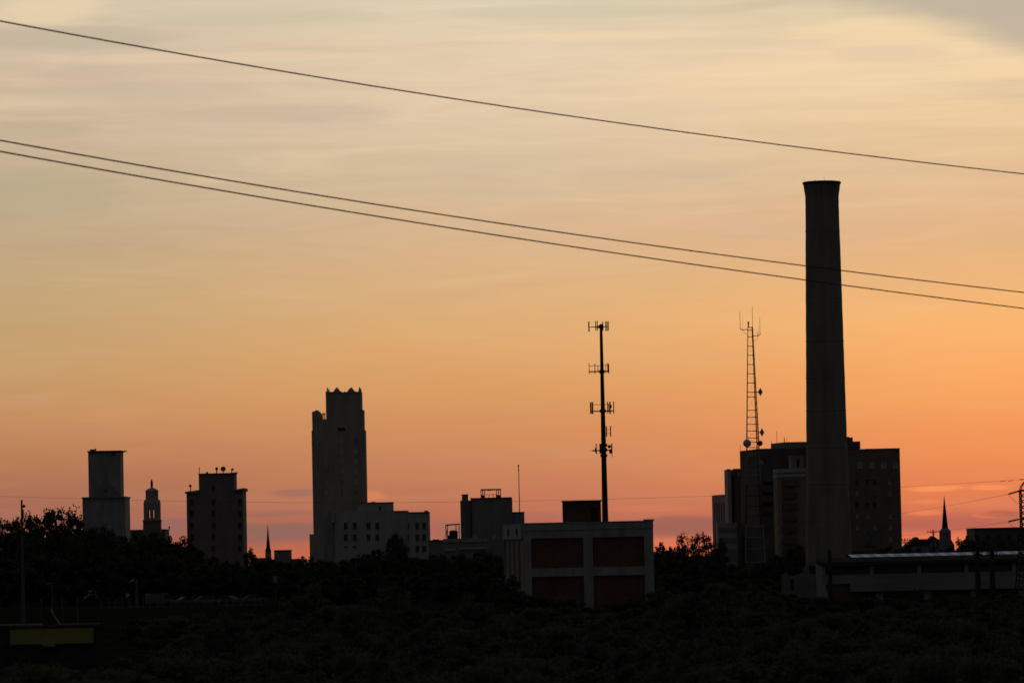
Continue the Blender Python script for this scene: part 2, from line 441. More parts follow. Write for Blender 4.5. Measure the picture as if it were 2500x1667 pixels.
mb = MB(); B(mb, 654, 735, 1364, D + 2, 9); part('side_wing', mb, 'dim', r)
window(r, 676, 1353, 7, 12, D, 'blind', 'dim')

# ------------------------------------------------------------------ tall crowned tower
D = 1500
r = thing('crowned_tower', 'tall stepped art deco tower with scalloped crown and corner pinnacles', 'tower', (P(826, 1200, D).x, D, 0))
mb = MB(); B(mb, 760.5, 894, 1049, D, 18); part('shaft', mb, 'limestone', r)
mb = MB(); B(mb, 762, 884.5, 1022, D + 0.3, 17, 1049); B(mb, 878, 887, 1000, D + 1, 13, 1049); part('setback', mb, 'limestone', r)
mb = MB(); B(mb, 795, 884.6, 957.5, D + 0.8, 13, 1022.2); cr = part('crown', mb, 'limestone', r)
pts = [(795, 959), (795, 956), (797.4, 955.5), (798, 947), (799.3, 944.8), (800.6, 947), (801.2, 955), (809, 956.2), (814.5, 955.6), (817.5, 951.5), (819, 948.2), (820.5, 948.6), (821.5, 946), (822.8, 946.5), (824, 943.6), (825, 947), (827.5, 950.5), (832, 954.2), (837, 956.8), (841, 956.6), (843, 955), (845, 956.6), (849, 956), (852, 953), (854.5, 948.5), (856, 947.3), (857.5, 948.2), (859, 945.5), (860.2, 943.8), (861.5, 946.5), (865, 951.5), (870, 955), (876, 956.2), (878, 955), (879, 946), (880.4, 943.5), (881.8, 946), (883, 953), (884.5, 955), (884.6, 959)]
mb = MB()
out = [(P(795 + (x - 795) * 0.964, y, D + 0.6).x, P(x, y, D + 0.6).z) for x, y in reversed(pts)]
mb.sheet(out, D + 0.6, D + 1.4); mb.sheet(out, D + 13.0, D + 13.8)
zc = zz(840, 957, D)
mb.box(out[-1][0] - 0.0, out[-1][0] + 0.7, D + 1.4, D + 13.0, zc - 0.3, zc + 0.2); mb.box(out[0][0] - 0.7, out[0][0], D + 1.4, D + 13.0, zc - 0.3, zc + 0.2)
part('parapet', mb, 'limestone', cr)
mb = MB()
pts = [(762, 1024), (761.4, 1006.5), (763.5, 1004.2), (768, 1003.4), (770, 1001.2), (775, 1000.6), (778, 1002.6), (781.5, 1006.5), (784, 1011), (785.2, 1024)]
mb.sheet([(P(x, y, D + 0.2).x, P(x, y, D + 0.2).z) for x, y in reversed(pts)], D + 0.2, D + 8)
part('turret', mb, 'limestone', r)
for px in (787.6, 790.6, 793.4):
    mb = MB(); c = P(px, 1022, D + 1); mb.lathe((c.x, c.y, 0), [(0.13, c.z - 0.1), (0.12, c.z + 1.2), (0.2, c.z + 1.5), (0.03, c.z + 2.1)], 6); part('pinnacle', mb, 'limestone', r)
for k in range(9):                                  # shallow pilasters
    px = 766 + k * 15.3
    mb = MB(); B(mb, px, px + 3.2, 1052, D - 0.25, 0.3, 1300); part('pilaster', mb, 'limestone', r)
mb = MB(); B(mb, 755.5, 812, 1303, D - 3, 20); part('podium', mb, 'limestone', r)
mb = MB(); B(mb, 824, 842, 1043.5, D - 0.08, 0.3, 1051.5); part('balcony_recess', mb, 'glass', r)
for yy in (1075.5, 1101, 1126, 1150.5, 1177, 1202):
    for xx in (798.5, 833.5, 869.5):
        window(r, xx, yy, 7, 11, D - 0.02, 'paleblind' if random.random() < 0.75 else 'dim', 'limestone')

# ------------------------------------------------------------------ pale annex in front of it
D = 1440
r = thing('pale_office', 'pale office block with paired dark windows at the foot of the crowned tower', 'building', (P(930, 1280, D).x, D, 0))
mb = MB(); B(mb, 817, 995, 1247.5, D, 15.9, fit=False); part('wall', mb, 'pale', r)
mb = MB(); B(mb, 994.9, 1049.5, 1250.3, D - 1, 17); part('wing', mb, 'pale', r)
mb = MB(); B(mb, 874, 961, 1227, D + 3, 9, 1247.6); ph = part('penthouse', mb, 'pale', r)
mb = MB(); B(mb, 873, 962, 1225.6, D + 2.7, 9.6, 1227.1); B(mb, 906, 916, 1224.2, D + 4, 2, 1225.7); part('roof_edge', mb, 'dim', ph)
mb = MB(); B(mb, 961.2, 996, 1246, D - 0.25, 16.5, 1248.4); B(mb, 994.8, 1050.2, 1249, D - 1.3, 17.6, 1250.9); B(mb, 1036, 1045, 1245.6, D + 2, 2, 1249.2); part('parapet', mb, 'dim', r)
mb = MB(); B(mb, 789, 817.2, 1248, D + 3, 10, fit=False); part('stair_tower', mb, 'concrete', r)
mb = MB(); B(mb, 809, 817, 1246, D - 0.8, 3.7, 1275); part('pier', mb, 'pale', r)
for yy in (1283.5, 1311.5):
    for xx in (844, 866, 899.5, 921):
        window(r, xx, yy, 8.5, 16, D, 'glass', 'pale')
for xx in (844, 866):
    window(r, xx, 1334, 8.5, 5, D, 'glass', 'pale')
for yy in (1283.5, 1311.5, 1339):
    for xx in (1018.5, 1035.5):
        window(r, xx, yy, 8.5, 16, D - 1, 'glass', 'pale')
    window(r, 997.5, yy, 3.5, 14, D - 1, 'glass', 'pale')
window(r, 927.5, 1240.5, 6, 9, D + 3, 'glass', 'pale')
D = 1300
r = thing('link_building', 'low flat roofed building in the gap right of the pale office block', 'building', (P(1070, 1330, D).x, D, 0))
mb = MB(); B(mb, 1046, 1092, 1319.5, D, 10); part('wall', mb, 'dim', r)
mb = MB(); B(mb, 1045, 1093, 1317.6, D - 0.3, 10.6, 1319.6); B(mb, 1056, 1072, 1315.8, D + 2, 2, 1317.7); part('roof', mb, 'tar', r)

# ------------------------------------------------------------------ mid block with roof frame
D = 1050
r = thing('warehouse_block', 'dark windowless block with open steel frame and chimney stub on its roof', 'building', (P(1188, 1260, D).x, D, 0))
mb = MB(); B(mb, 1151, 1250.5, 1216, D, 12); part('wall', mb, 'dim', r)
mb = MB(); B(mb, 1123.5, 1151.1, 1221, D + 1.5, 10); part('side_wall', mb, 'dim', r)
mb = MB(); B(mb, 1127.5, 1142.5, 1207.5, D + 3, 3, 1221.2); B(mb, 1126.5, 1143.5, 1206, D + 2.8, 3.4, 1207.7); part('chimney', mb, 'dim', r)
mb = MB(); B(mb, 1150, 1249.5, 1214, D - 0.2, 12.4, 1216.2); B(mb, 1149, 1151, 1214, D - 0.25, 0.5, 1316); part('coping', mb, 'tar', r)
mb = MB()
for px, dy in ((1174.5, 0), (1178.5, 3), (1183, 6), (1212.5, 6), (1217.5, 3), (1222.5, 0)):
    a, b = P(px, 1214.3, D + 3 + dy), P(px, 1195, D + 3 + dy); mb.tube([a, (a.x, a.y, b.z)], 0.09, 6)
for px in (1194, 1204.5):
    a, b = P(px, 1214.3, D + 5), P(px, 1206.5, D + 5); mb.tube([a, (a.x, a.y, b.z)], 0.06, 6)
a, b = P(1184, 1207, D + 5), P(1213, 1206.5, D + 5); mb.tube([a, b], 0.05, 6)
fr = part('roof_frame', mb, 'steel', r)
mb = MB(); B(mb, 1173, 1223.5, 1193, D + 2.8, 7, 1195.4); B(mb, 1190, 1200, 1195.3, D + 4, 1.5, 1197); part('canopy', mb, 'steel', fr)
mb = MB(); B(mb, 1210.5, 1222, 1207.5, D + 4, 2.5, 1214.2); B(mb, 1175, 1182, 1208, D + 5, 2, 1214.2); part('plant_box', mb, 'steel', r)
mb = MB(); B(mb, 1250.4, 1280, 1250.5, D + 1, 9); part('annex', mb, 'slate', r)
mb = MB(); B(mb, 1250.6, 1280.8, 1249, D + 0.8, 9.4, 1250.7); part('annex_coping', mb, 'tar', r)
r = thing('pale_shop', 'long low pale building in front of the dark block with roof frame', 'building', (P(1150, 1330, 980).x, 980, 0))
D = 980
mb = MB(); B(mb, 1083, 1232, 1316.5, D, 14); part('wall', mb, 'dim', r)
mb = MB(); B(mb, 1082, 1190, 1313.5, D - 0.2, 14, 1323); part('fascia', mb, 'concrete', r)
mb = MB(); B(mb, 1086, 1112, 1338.5, D - 0.35, 0.5, 1344); B(mb, 1118, 1187, 1335.5, D - 0.35, 0.5, 1340); part('awning', mb, 'pale', r)
window(r, 1160, 1309.5, 7, 11, D + 6, 'blind', 'dim'); window(r, 1206.5, 1312, 8, 15, D + 6, 'blind', 'dim')
mb = MB(); B(mb, 1152, 1214, 1303, D + 6, 5, 1316.6); part('roof_house', mb, 'darkbrick', r)
mb = MB()
for px, dy in ((1089, 0), (1093, 3), (1114, 3), (1121.5, 0)):
    a, b = P(px, 1313.6, D + 3 + dy), P(px, 1279.5, D + 3 + dy); mb.tube([a, (a.x, a.y, b.z)], 0.09, 6)
a, b = P(1088, 1281, D + 3), P(1122, 1278.5, D + 3); mb.tube([a, b], 0.13, 6)
a2, b2 = P(1092, 1282, D + 6), P(1115, 1279.5, D + 6); mb.tube([a2, b2], 0.1, 6); mb.tube([a, a2], 0.1, 6); mb.tube([b, b2], 0.1, 6)
a, b = P(1089, 1312, D + 3), P(1093, 1283, D + 3); mb.tube([a, b], 0.06, 6)
fr = part('tank_frame', mb, 'steel', r)
mb = MB(); c = P(1107.5, 1313.6, D + 5); hh = zz(1107, 1294.5, D + 5) - c.z; mb.lathe((c.x, c.y, c.z), [(0.9, -0.05), (0.93, hh * 0.9), (0.6, hh), (0.05, hh + 0.1)], 14)
mb.box(c.x - 1.4, c.x - 0.7, c.y - 0.6, c.y + 0.6, c.z - 0.05, c.z + 0.7)
part('tank', mb, 'steel', r)

# flagpole
D = 800
b, t = P(1269, 1330, D), P(1266, 1136, D)
r = thing('flagpole', 'thin bare flagpole with ball finial left of the concrete framed building', 'flagpole', (t.x, D, 0))
mb = MB(); mb.tube([(t.x, D, 0), (t.x, D, t.z - 0.4)], 0.11, 8, 0.06); part('pole', mb, 'wood', r)
mb = MB(); mb.lathe((t.x, D, t.z), [(0.02, -0.42), (0.1, -0.36), (0.1, -0.3), (0.04, -0.2), (0.14, -0.08), (0.14, 0.06), (0.02, 0.16)], 10); part('finial', mb, 'steel', r)
mb = MB(); mb.lathe((t.x, D, t.z - 0.9), [(0.05, 0), (0.13, 0.06), (0.13, 0.16), (0.05, 0.22)], 10); part('truck', mb, 'steel', r)

# ------------------------------------------------------------------ concrete framed building
D = 600
xa, xb = P(1276, 1276, D).x, P(1594, 1270, D).x
xl = P(1229, 1283, D + 24).x
Zt, Zb0, Zm1, Zm0 = zz(1435, 1273, D), zz(1435, 1311.5, D), zz(1435, 1384.5, D), zz(1435, 1405, D)
r = thing('concrete_framed_building', 'two storey concrete framed building with bricked up red bays and brick roof house', 'building', (xa, D, 0))
def colx(x0, x1, y): return P(x0, y, D).x, P(x1, y, D).x
mb = MB()                                           # core behind the frame
mb.prism([(xa + 0.4, D + 0.5), (xb - 0.4, D + 0.5), (xb - 0.4, D + 24), (xl + 0.4, D + 24)], 0, Zt - 0.2)
part('core_wall', mb, 'grime', r)
for (c0, c1) in ((1275.5, 1297), (1424, 1447), (1573, 1594.5)):
    q0, q1 = colx(c0, c1, 1340)
    if c0 < 1300: q0 = xa
    if c0 > 1500: q1 = xb
    mb = MB(); mb.box(q0, q1, D, D + 0.9, 0, Zb0 + 0.03); part('column', mb, 'concrete', r)
mb = MB(); mb.box(xa, xb, D + 0.03, D + 0.95, Zb0, zz(1435, 1292, D)); mb.box(xa - 0.03, xb + 0.03, D - 0.05, D + 0.95, zz(1435, 1292, D), Zt - 0.12)
mb.box(xa - 0.1, xb + 0.1, D - 0.12, D + 1.0, Zt - 0.12, Zt)
q0, _ = colx(1571, 1573, 1270); mb.box(q0, xb + 0.15, D - 0.15, D + 1.0, Zt, Zt + 0.16)
part('roof_beam', mb, 'concrete', r)
bays = [(1297, 1424), (1447, 1573)]
for (c0, c1) in bays:
    q0, q1 = colx(c0, c1, 1340)
    mb = MB(); mb.box(q0, q1, D + 0.05, D + 0.85, Zm0, Zm1); part('floor_beam', mb, 'concrete', r)
    mb = MB(); mb.box(q0, q1, D + 0.35, D + 0.6, Zm1, Zb0); part('brick_panel', mb, 'brick', r)
    mb = MB(); mb.box(q0, q1, D + 0.35, D + 0.6, 0, Zm0); part('brick_panel', mb, 'brick', r)
# receding left side: columns, beam and brick infill
def side(t): return xa + (xl - xa) * t, D + 24 * t
for i, t in enumerate((0.24, 0.48, 0.72, 0.98)):
    x_, y_ = side(t); mb = MB(); mb.box(x_ - 0.12, x_ + 0.5, y_ - 0.45, y_ + 0.45, 0, Zb0); part('column', mb, 'concrete', r)
mb = MB()
p0, p1 = side(0.05), side(1.0)
mb.prism([(p0[0] - 0.08, p0[1]), (p0[0] + 0.5, p0[1]), (p1[0] + 0.5, p1[1]), (p1[0] - 0.08, p1[1])], Zb0, Zt - 0.05)
part('side_beam', mb, 'concrete', r)
mb = MB()
mb.prism([(p0[0] + 0.12, p0[1]), (p0[0] + 0.5, p0[1]), (p1[0] + 0.5, p1[1]), (p1[0] + 0.12, p1[1])], 0, Zb0 - 0.02)
part('side_infill', mb, 'brownbrick', r)
for t in (0.3, 0.75):
    x_, y_ = side(t); mb = MB(); mb.box(x_ - 0.14, x_ + 0.3, y_ - 1.3, y_ + 1.3, Zb0 + 0.5, Zb0 + 1.4); part('vent', mb, 'glass', r)
# roof house
mb = MB(); x0, x1 = P(1373.5, 1225, D + 5).x, P(1467, 1225, D + 5).x; zt = zz(1420, 1223.5, D + 5)
mb.box(x0, x1, D + 5, D + 10, Zt - 0.2, zt); rh = part('roof_house', mb, 'brick', r)
mb = MB(); mb.box(x0 - 0.1, x1 + 0.12, D + 4.7, D + 10.3, zt, zt + 0.14); part('roof_slab', mb, 'tar', rh)
mb = MB(); d0, d1 = P(1443, 1245, D + 5).x, P(1461, 1245, D + 5).x; mb.box(d0, d1, D + 4.93, D + 5.02, Zt - 0.1, zz(1450, 1239, D + 5)); part('door', mb, 'glass', rh)
mb = MB(); mb.box(xa + 1.4, xb - 1.2, D + 0.95, D + 23.9, Zt - 0.2, Zt - 0.1); part('roof', mb, 'tar', r)

# ------------------------------------------------------------------ mobile phone monopole
D = 660
tb, tt = P(1477.6, 1268, D), P(1465, 791, D)
px_ = lambda n: n * D / FPX
r = thing('antenna_mast', 'dark steel monopole with five tiers of antenna panels behind the brick roof house', 'mast', (tb.x, D, 0))
mb = MB(); mb.tube([(tb.x, D, 0), (tb.x, D, tt.z)], px_(9.3), 14, px_(3.4))
pole = part('pole', mb, 'steel', r)
ax = tb.x
def mast_x(y): return P(1465 + (y - 791) * (12.6 / 477), y, D).x
def arm(y, x0, x1, rr, dy=0.0):
    a, b = P(x0, y, D), P(x1, y, D); z = P((x0 + x1) / 2, y, D).z
    mb = MB(); mb.tube([(a.x, D + dy, z), (b.x, D + dy, z)], rr, 6); return part('arm', mb, 'steel', r)
def panel(x, y0, y1, wpx, dy, name='antenna_panel'):
    a, b = P(x, y0, D + dy), P(x, y1, D + dy); w = px_(wpx + 0.7) / 2
    mb = MB(); mb.box(a.x - w, a.x + w, D + dy - max(w * 0.6, 0.05), D + dy + max(w * 0.6, 0.05), b.z, a.z); return part(name, mb, 'steel', r)
def ring(y, rr):
    z = P(1470, y, D).z; mb = MB(); mb.lathe((ax, D, z), [(rr * 0.8, -0.25), (rr, -0.15), (rr, 0.15), (rr * 0.8, 0.25)], 12); return part('collar', mb, 'steel', r)
# tier 1
mb = MB(); z = P(1465, 798, D).z
for ex, ey in ((1437.5, -0.2), (1485, -0.6), (1470, 2.3)):
    e = P(ex, 798, D); mb.tube([(ax, D, z), (e.x, D + ey, z)], 0.10, 6, 0.05)
    mid = Vector((ax, D, z)).lerp(Vector((e.x, D + ey, z)), 0.45); mb.tube([(ax, D, z - 0.28), mid], 0.05, 6); mb.tube([(ax, D, z + 0.28), mid], 0.05, 6)
part('platform', mb, 'steel', r)
ring(797.5, px_(6))
for x, y0, y1, w, dy in ((1437.4, 785, 809.5, 2.4, -0.2), (1454, 784, 807, 1.6, 1.2), (1458, 783, 807, 1.5, 1.6), (1471.6, 785, 807, 1.6, 1.5), (1479, 784, 808, 2.0, -0.4), (1484.8, 783.5, 807.5, 1.5, -0.6), (1482, 785, 808, 1.0, -0.5)):
    panel(x, y0, y1, w, dy)
# tier 2
arm(907, 1437.5, 1486, 0.10, -0.3); arm(892.5, 1437.5, 1486, 0.04, -0.3)
for x, y0, y1, w, dy in ((1438, 886.5, 913, 0.8, -0.3), (1452, 887, 913, 1.0, -0.3), (1459.5, 892, 906, 0.8, 0.8), (1479, 887, 911, 0.7, 0.8), (1484, 886, 909, 2.4, -0.3), (1486.2, 889, 912, 1.0, -0.5)):
    panel(x, y0, y1, w, dy)
ring(907, px_(7))
# tier 3
arm(1003.5, 1441, 1499, 0.09, -0.3); arm(987.5, 1448, 1486, 0.04, -0.3)
for x, y0, y1, w, dy in ((1442, 981.5, 1010, 3.0, -0.4), (1446.3, 981.5, 1010.5, 3.0, 0.1), (1483, 980, 1009, 1.5, 0.8), (1486, 985, 1006, 1.3, 0.4), (1489, 980, 1010, 2.6, -0.4), (1497.8, 980, 1009.5, 1.6, -0.5), (1492, 988, 996, 1.8, -0.2)):
    panel(x, y0, y1, w, dy)
ring(1003, px_(8))
# tier 4
arm(1048, 1473, 1491, 0.03, -0.2); arm(1058, 1473, 1491, 0.03, -0.2)
for x, y0, y1, w in ((1480.5, 1040, 1066, 2.0), (1490.3, 1039.5, 1065.5, 2.0)):
    panel(x, y0, y1, w, -0.2)
# tier 5
arm(1099.5, 1446, 1494, 0.1, -0.2)
for x, y0, y1, w, dy in ((1455.5, 1083, 1108, 1.7, -0.2), (1453.8, 1093, 1104, 2.4, 0.2), (1466.5, 1083, 1107, 6.0, -0.7), (1493.4, 1082, 1106, 2.3, -0.3), (1481, 1083, 1090, 3, 0.5), (1490, 1096, 1107, 4.5, -0.1), (1494, 1104, 1116, 0.6, -0.1)):
    panel(x, y0, y1, w, dy)
c = P(1487.5, 1090, D); mb = MB(); mb.lathe((c.x, D - 0.4, c.z), [(0.05, -0.05), (0.22, -0.1), (0.25, 0.05), (0.05, 0.12)], 12, 'Y'); part('dish_antenna', mb, 'steel', r)
ring(1098, px_(9)); ring(1112, px_(8.5))
b2 = P(1446, 1099.5, D); mb = MB(); mb.tube([(b2.x, D - 0.2, b2.z), (b2.x - 0.3, D - 0.2, b2.z)], 0.04, 6, 0.01); part('spike', mb, 'steel', r)

# ------------------------------------------------------------------ red and white lattice tower
D = 1180
px_ = lambda n: n * D / FPX
ztop = zz(1832, 797, D)
cb, ct = P(1844, 1372, D), P(1831.5, 797, D)
r = thing('lattice_tower', 'slender red and white lattice radio tower with dishes and whip aerials beside the chimney', 'radio tower', (cb.x, D, 0))
zbot = cb.z
def half(z):
    t = (z - zbot) / (ztop - zbot)
    return px_(23.5) * (1 - t) + px_(5.8) * t
def cxz(z):
    t = (z - zbot) / (ztop - zbot)
    return cb.x + (ct.x - cb.x) * t
H0 = half(0)
def corner(k, z):
    h = half(z); a = (0, 1, 2)[k]
    return ((cxz(z) - h, D, z), (cxz(z) + h, D, z), (cxz(z) + h * 0.80, D + h * 1.7, z))[a]
def zy(y): return zz(1838, y, D)
bands = [(797, 1075, 'redpaint'), (1075, 1182, 'whitepaint'), (1182, 1280, 'redpaint'), (1280, 1372, 'whitepaint'), (1372, 1440, 'redpaint')]
for y0, y1, m in bands:
    za, zb = max(0, zy(y1)), zy(y0)
    for k in range(3):
        mb = MB(); mb.tube([corner(k, za), corner(k, zb)], px_(1.55), 6, px_(1.35) if y0 > 800 else px_(0.9)); part('leg', mb, m, r)
rungs = [799, 806, 822, 845, 867, 889.5, 912, 934.5, 957, 968.5, 1001, 1018, 1035, 1051.5, 1068.5, 1079, 1092, 1112, 1135, 1160, 1185, 1210, 1235, 1260, 1285, 1311, 1339, 1372]
for i, y in enumerate(rungs):
    m = [b[2] for b in bands if b[0] <= y <= b[1]][0]
    z = zy(y); mb = MB()
    for k in range(3): mb.tube([corner(k, z), corner((k + 1) % 3, z)], px_(0.8 if y < 1300 else 0.95), 5)
    part('rung', mb, m, r)
mb = MB()
for i in range(len(rungs) - 1):
    za, zb = zy(rungs[i]), zy(rungs[i + 1])
    for k in (0, 1, 2):
        a, b = (k, (k + 1) % 3) if i % 2 else ((k + 1) % 3, k)
        mb.tube([corner(a, za), corner(b, zb)], px_(0.14), 4)
part('bracing', mb, 'galv', r)
mb = MB(); 
for q in (-0.2, 0.2):
    mb.tube([(cxz(zy(1372)) + half(zy(1372)) * 0.72 + q * 0.6, D + 0.5, zy(1372)), (cxz(zy(900)) + half(zy(900)) * 0.72 + q * 0.3, D + 0.5, zy(900))], 0.05, 4)
part('cable_run', mb, 'steel', r)
def whip(x, y0, y1, rr=0.55):
    a, b = P(x, y1, D), P(x, y0, D); mb = MB(); mb.tube([(a.x, D, a.z), (a.x, D, b.z)], px_(rr), 6, px_(rr * 0.7)); return part('whip_antenna', mb, 'steel', r)
whip(1807, 759, 803); whip(1813.5, 772, 806, 0.22); whip(1837.5, 748, 798); whip(1855.5, 773, 815); whip(1850, 810, 820, 0.8); whip(1850.5, 795, 812, 0.22)
for pts in ([(1807, 801), (1809, 804.5), (1811, 805), (1826, 804.5)], [(1855.5, 814), (1855, 817.5), (1851, 819.5), (1837, 820)]):
    mb = MB(); mb.tube([P(x, y, D) for x, y in pts], px_(1.0), 6); part('bracket', mb, 'steel', r)
for pts in ([(1812, 805), (1817, 812), (1826, 818)], [(1850, 820), (1847, 829), (1838, 833)]):
    mb = MB(); mb.tube([P(x, y, D) for x, y in pts], px_(0.4), 6); part('brace', mb, 'steel', r)
b0 = P(1827, 794, D); mb = MB(); mb.lathe((b0.x, D, b0.z - 0.3), [(px_(1.3), -0.3), (px_(1.5), 0.2), (px_(1.5), 0.6), (px_(2.1), 0.65), (px_(2.1), 1.1), (px_(1.2), 1.3)], 10); part('beacon', mb, 'redlens', r)
for x, y in ((1856, 956.5), (1860, 1055)):              # drum dishes seen edge on
    c = P(x, y, D); mb = MB(); mb.lathe((c.x, D, c.z), [(0.05, -px_(5.6)), (px_(10), 0.0), (px_(10), 0.05), (0.05, px_(5.9))], 18, 'X'); dsh = part('dish_antenna', mb, 'graydish', r)
    e = P(x - 11, y, D); mb = MB(); mb.tube([(c.x - px_(5), D, c.z), (e.x, D, c.z)], px_(1.1), 6); part('dish_arm', mb, 'steel', dsh)
for x, y, rr, m in ((1823.5, 1082, 9.8, 'dish'), (1855, 1082, 6.6, 'steel')):
    c = P(x, y, D); mb = MB(); mb.lathe((c.x, D - 0.9, c.z), [(0.05, -0.25), (px_(rr * 0.6), -0.2), (px_(rr), -0.02), (px_(rr), 0.35), (px_(rr * 0.5), 0.6)], 24, 'Y'); part('dish_antenna', mb, m, r)
c = P(1858, 1131, D); mb = MB(); mb.lathe((c.x, D - 0.5, c.z), [(0.05, -0.2), (px_(5), -0.1), (px_(6.5), 0.1), (px_(6.5), 0.3), (px_(3), 0.5)], 20, 'Y'); part('dish_antenna', mb, 'concrete', r)

# ------------------------------------------------------------------ office cluster, right
D = 1450
r = thing('finned_office', 'pale office block with vertical fins, leftmost of the right hand cluster', 'building', (P(1765, 1300, D).x, D, 0))
xa, xm, xb = P(1739.5, 1208, D + 25).x, P(1784, 1206, D).x, P(1800, 1206, D).x
z = zz(1784, 1205, D)
mb = MB(); mb.prism([(xm, D), (xb, D), (xb, D + 30), (xa, D + 30)], 0, z); part('wall', mb, 'rosy', r)
for k in range(7):
    t = 0.14 + k * 0.125
    x_, y_ = xm + (xa - xm) * t, D + 30 * t
    mb = MB(); mb.prism([(x_ - 0.10, y_ - 0.9), (x_ + 0.35, y_ - 0.9), (x_ + 0.35, y_ + 0.9), (x_ - 0.10, y_ + 0.9)], 0, zz(1784, 1223, D)); part('window_strip', mb, 'glass', r)
D = 1400
r = thing('banded_block', 'low office block with pale and dark horizontal bands, below the finned office', 'building', (P(1776, 1330, D).x, D, 0))
mb = MB(); B(mb, 1752, 1799, 1275.5, D, 12, fit=False); part('wall', mb, 'rosy', r)
for y0, y1 in ((1287, 1300), (1313, 1326), (1340, 1372)):
    mb = MB(); B(mb, 1753, 1798.3, y0, D - 0.06, 0.3, y1); part('window_band', mb, 'slate', r)
D = 1420
r = thing('narrow_dark_block', 'narrow dark block with a pale left edge beside the finned office', 'building', (P(1790, 1200, D).x, D, 0))
mb = MB(); B(mb, 1783.5, 1830, 1143.5, D, 22); part('wall', mb, 'black', r)
mb = MB(); B(mb, 1775.5, 1783.6, 1144.5, D + 1, 21); part('side_wall', mb, 'pale', r)
mb = MB(); B(mb, 1800, 1806, 1152, D - 0.12, 0.3, 1162); part('vent', mb, 'concrete', r)

D = 1380
r = thing('dark_office_tower', 'wide dark office tower with roof penthouse, its upper corner behind the lattice tower', 'office tower', (P(1900, 1200, D).x, D, 0))
xc, xr, xl = P(1853, 1095, D).x, P(1985, 1093, D).x, P(1806, 1101, D + 26).x
z = zz(1853, 1095, D)
mb = MB(); mb.prism([(xc, D), (xr, D), (xr, D + 26), (xl, D + 26)], 0, z); wl = part('wall', mb, 'black', r)
mb = MB(); x0, x1 = P(1884.5, 1083, D + 16).x, P(1914, 1079, D + 6).x; x2 = P(2068, 1077, D + 6).x
mb.prism([(x1, D + 6), (x2, D + 6), (x2, D + 22), (x0, D + 22)], z - 0.3, zz(1914, 1079, D + 6)); pt = part('penthouse', mb, 'dim', r)
mb = MB(); B(mb, 2050, 2082, 1067.5, D + 5, 6, 1095); B(mb, 2081.9, 2100, 1077, D + 5, 8, 1095); B(mb, 2060, 2073, 1065.8, D + 6, 3, 1067.7); part('lift_house', mb, 'black', r)
for x, y0, y1, rr in ((1896.5, 1052, 1081, 0.06), (1915, 1067, 1079, 0.1), (1920.5, 1070, 1079, 0.05), (1807.5, 1085, 1101, 0.06), (1884, 1075, 1083, 0.06)):
    stick(r, x, y0, y1 + 1, D + 12 if x > 1850 else D + 25, rr)
# sign: a row of pale raised letters on the receding left face, too small to read in the photo
sg = MB()
def left_face(t, out=0.0):
    return (xc + (xl - xc) * t - out, D + 26 * t)
for k, (hgt, shape) in enumerate(((1.35, 'I'), (0.9, 'L'), (1.35, 'O'), (1.35, 'A'), (1.35, 'O'))):
    t = 0.60 - k * 0.13
    x_, y_ = left_face(t); zc_ = zz(1838, 1111.5, D + 20) - 0.2 + k * 0.05
    sg.prism([(x_ - 0.16, y_ - 1.2), (x_ + 0.3, y_ - 1.2), (x_ + 0.3, y_ + 1.2), (x_ - 0.16, y_ + 1.2)], zc_ - hgt / 2, zc_ + hgt / 2)
part('sign_letters', sg, 'rosy', r, 'row of pale raised letters too blurred to read')
for y in (1175, 1200, 1225, 1250):
    mb = MB(); B(mb, 1862, 1886, y, D - 0.06, 0.2, y + 9); part('window_band', mb, 'glass', r)
D = 1300
r = thing('tan_office', 'tan office block with horizontal window bands directly left of the chimney', 'building', (P(1930, 1250, D).x, D, 0))
foot = [(1895, 6), (1899, 2), (1907, 0), (1965, -3), (1966, 15), (1895, 15)]
mb = MB(); z = zz(1930, 1147, D)
fp = [(P(x, 1150, D).x, D + d) for x, d in foot]
mb.prism(fp, 0, z); part('wall', mb, 'tan', r)
def ringband(mb, y0, y1, grow):
    c = (sum(p[0] for p in fp) / 6, sum(p[1] for p in fp) / 6)
    q = [(c[0] + (x - c[0]) * (1 + grow), c[1] + (y - c[1]) * (1 + grow)) for x, y in fp]
    mb.prism(q, zz(1930, y1, D), zz(1930, y0, D))
mb = MB(); ringband(mb, 1143.5, 1153, 0.03); ringband(mb, 1157, 1164, 0.03); part('cornice', mb, 'pale', r)
for k in range(7):
    y = 1172 + k * 28
    mb = MB(); B(mb, 1906, 1945, y, D - 2.3, 1.0, y + 14.5); part('window_band', mb, 'duskglass', r)
mb = MB(); B(mb, 1926, 1962, 1112, D + 6, 8, 1147.5); part('roof_house', mb, 'tan', r)
mb = MB(); B(mb, 1945, 1951, 1120, D + 5.9, 0.3, 1140); part('vent', mb, 'glass', r)

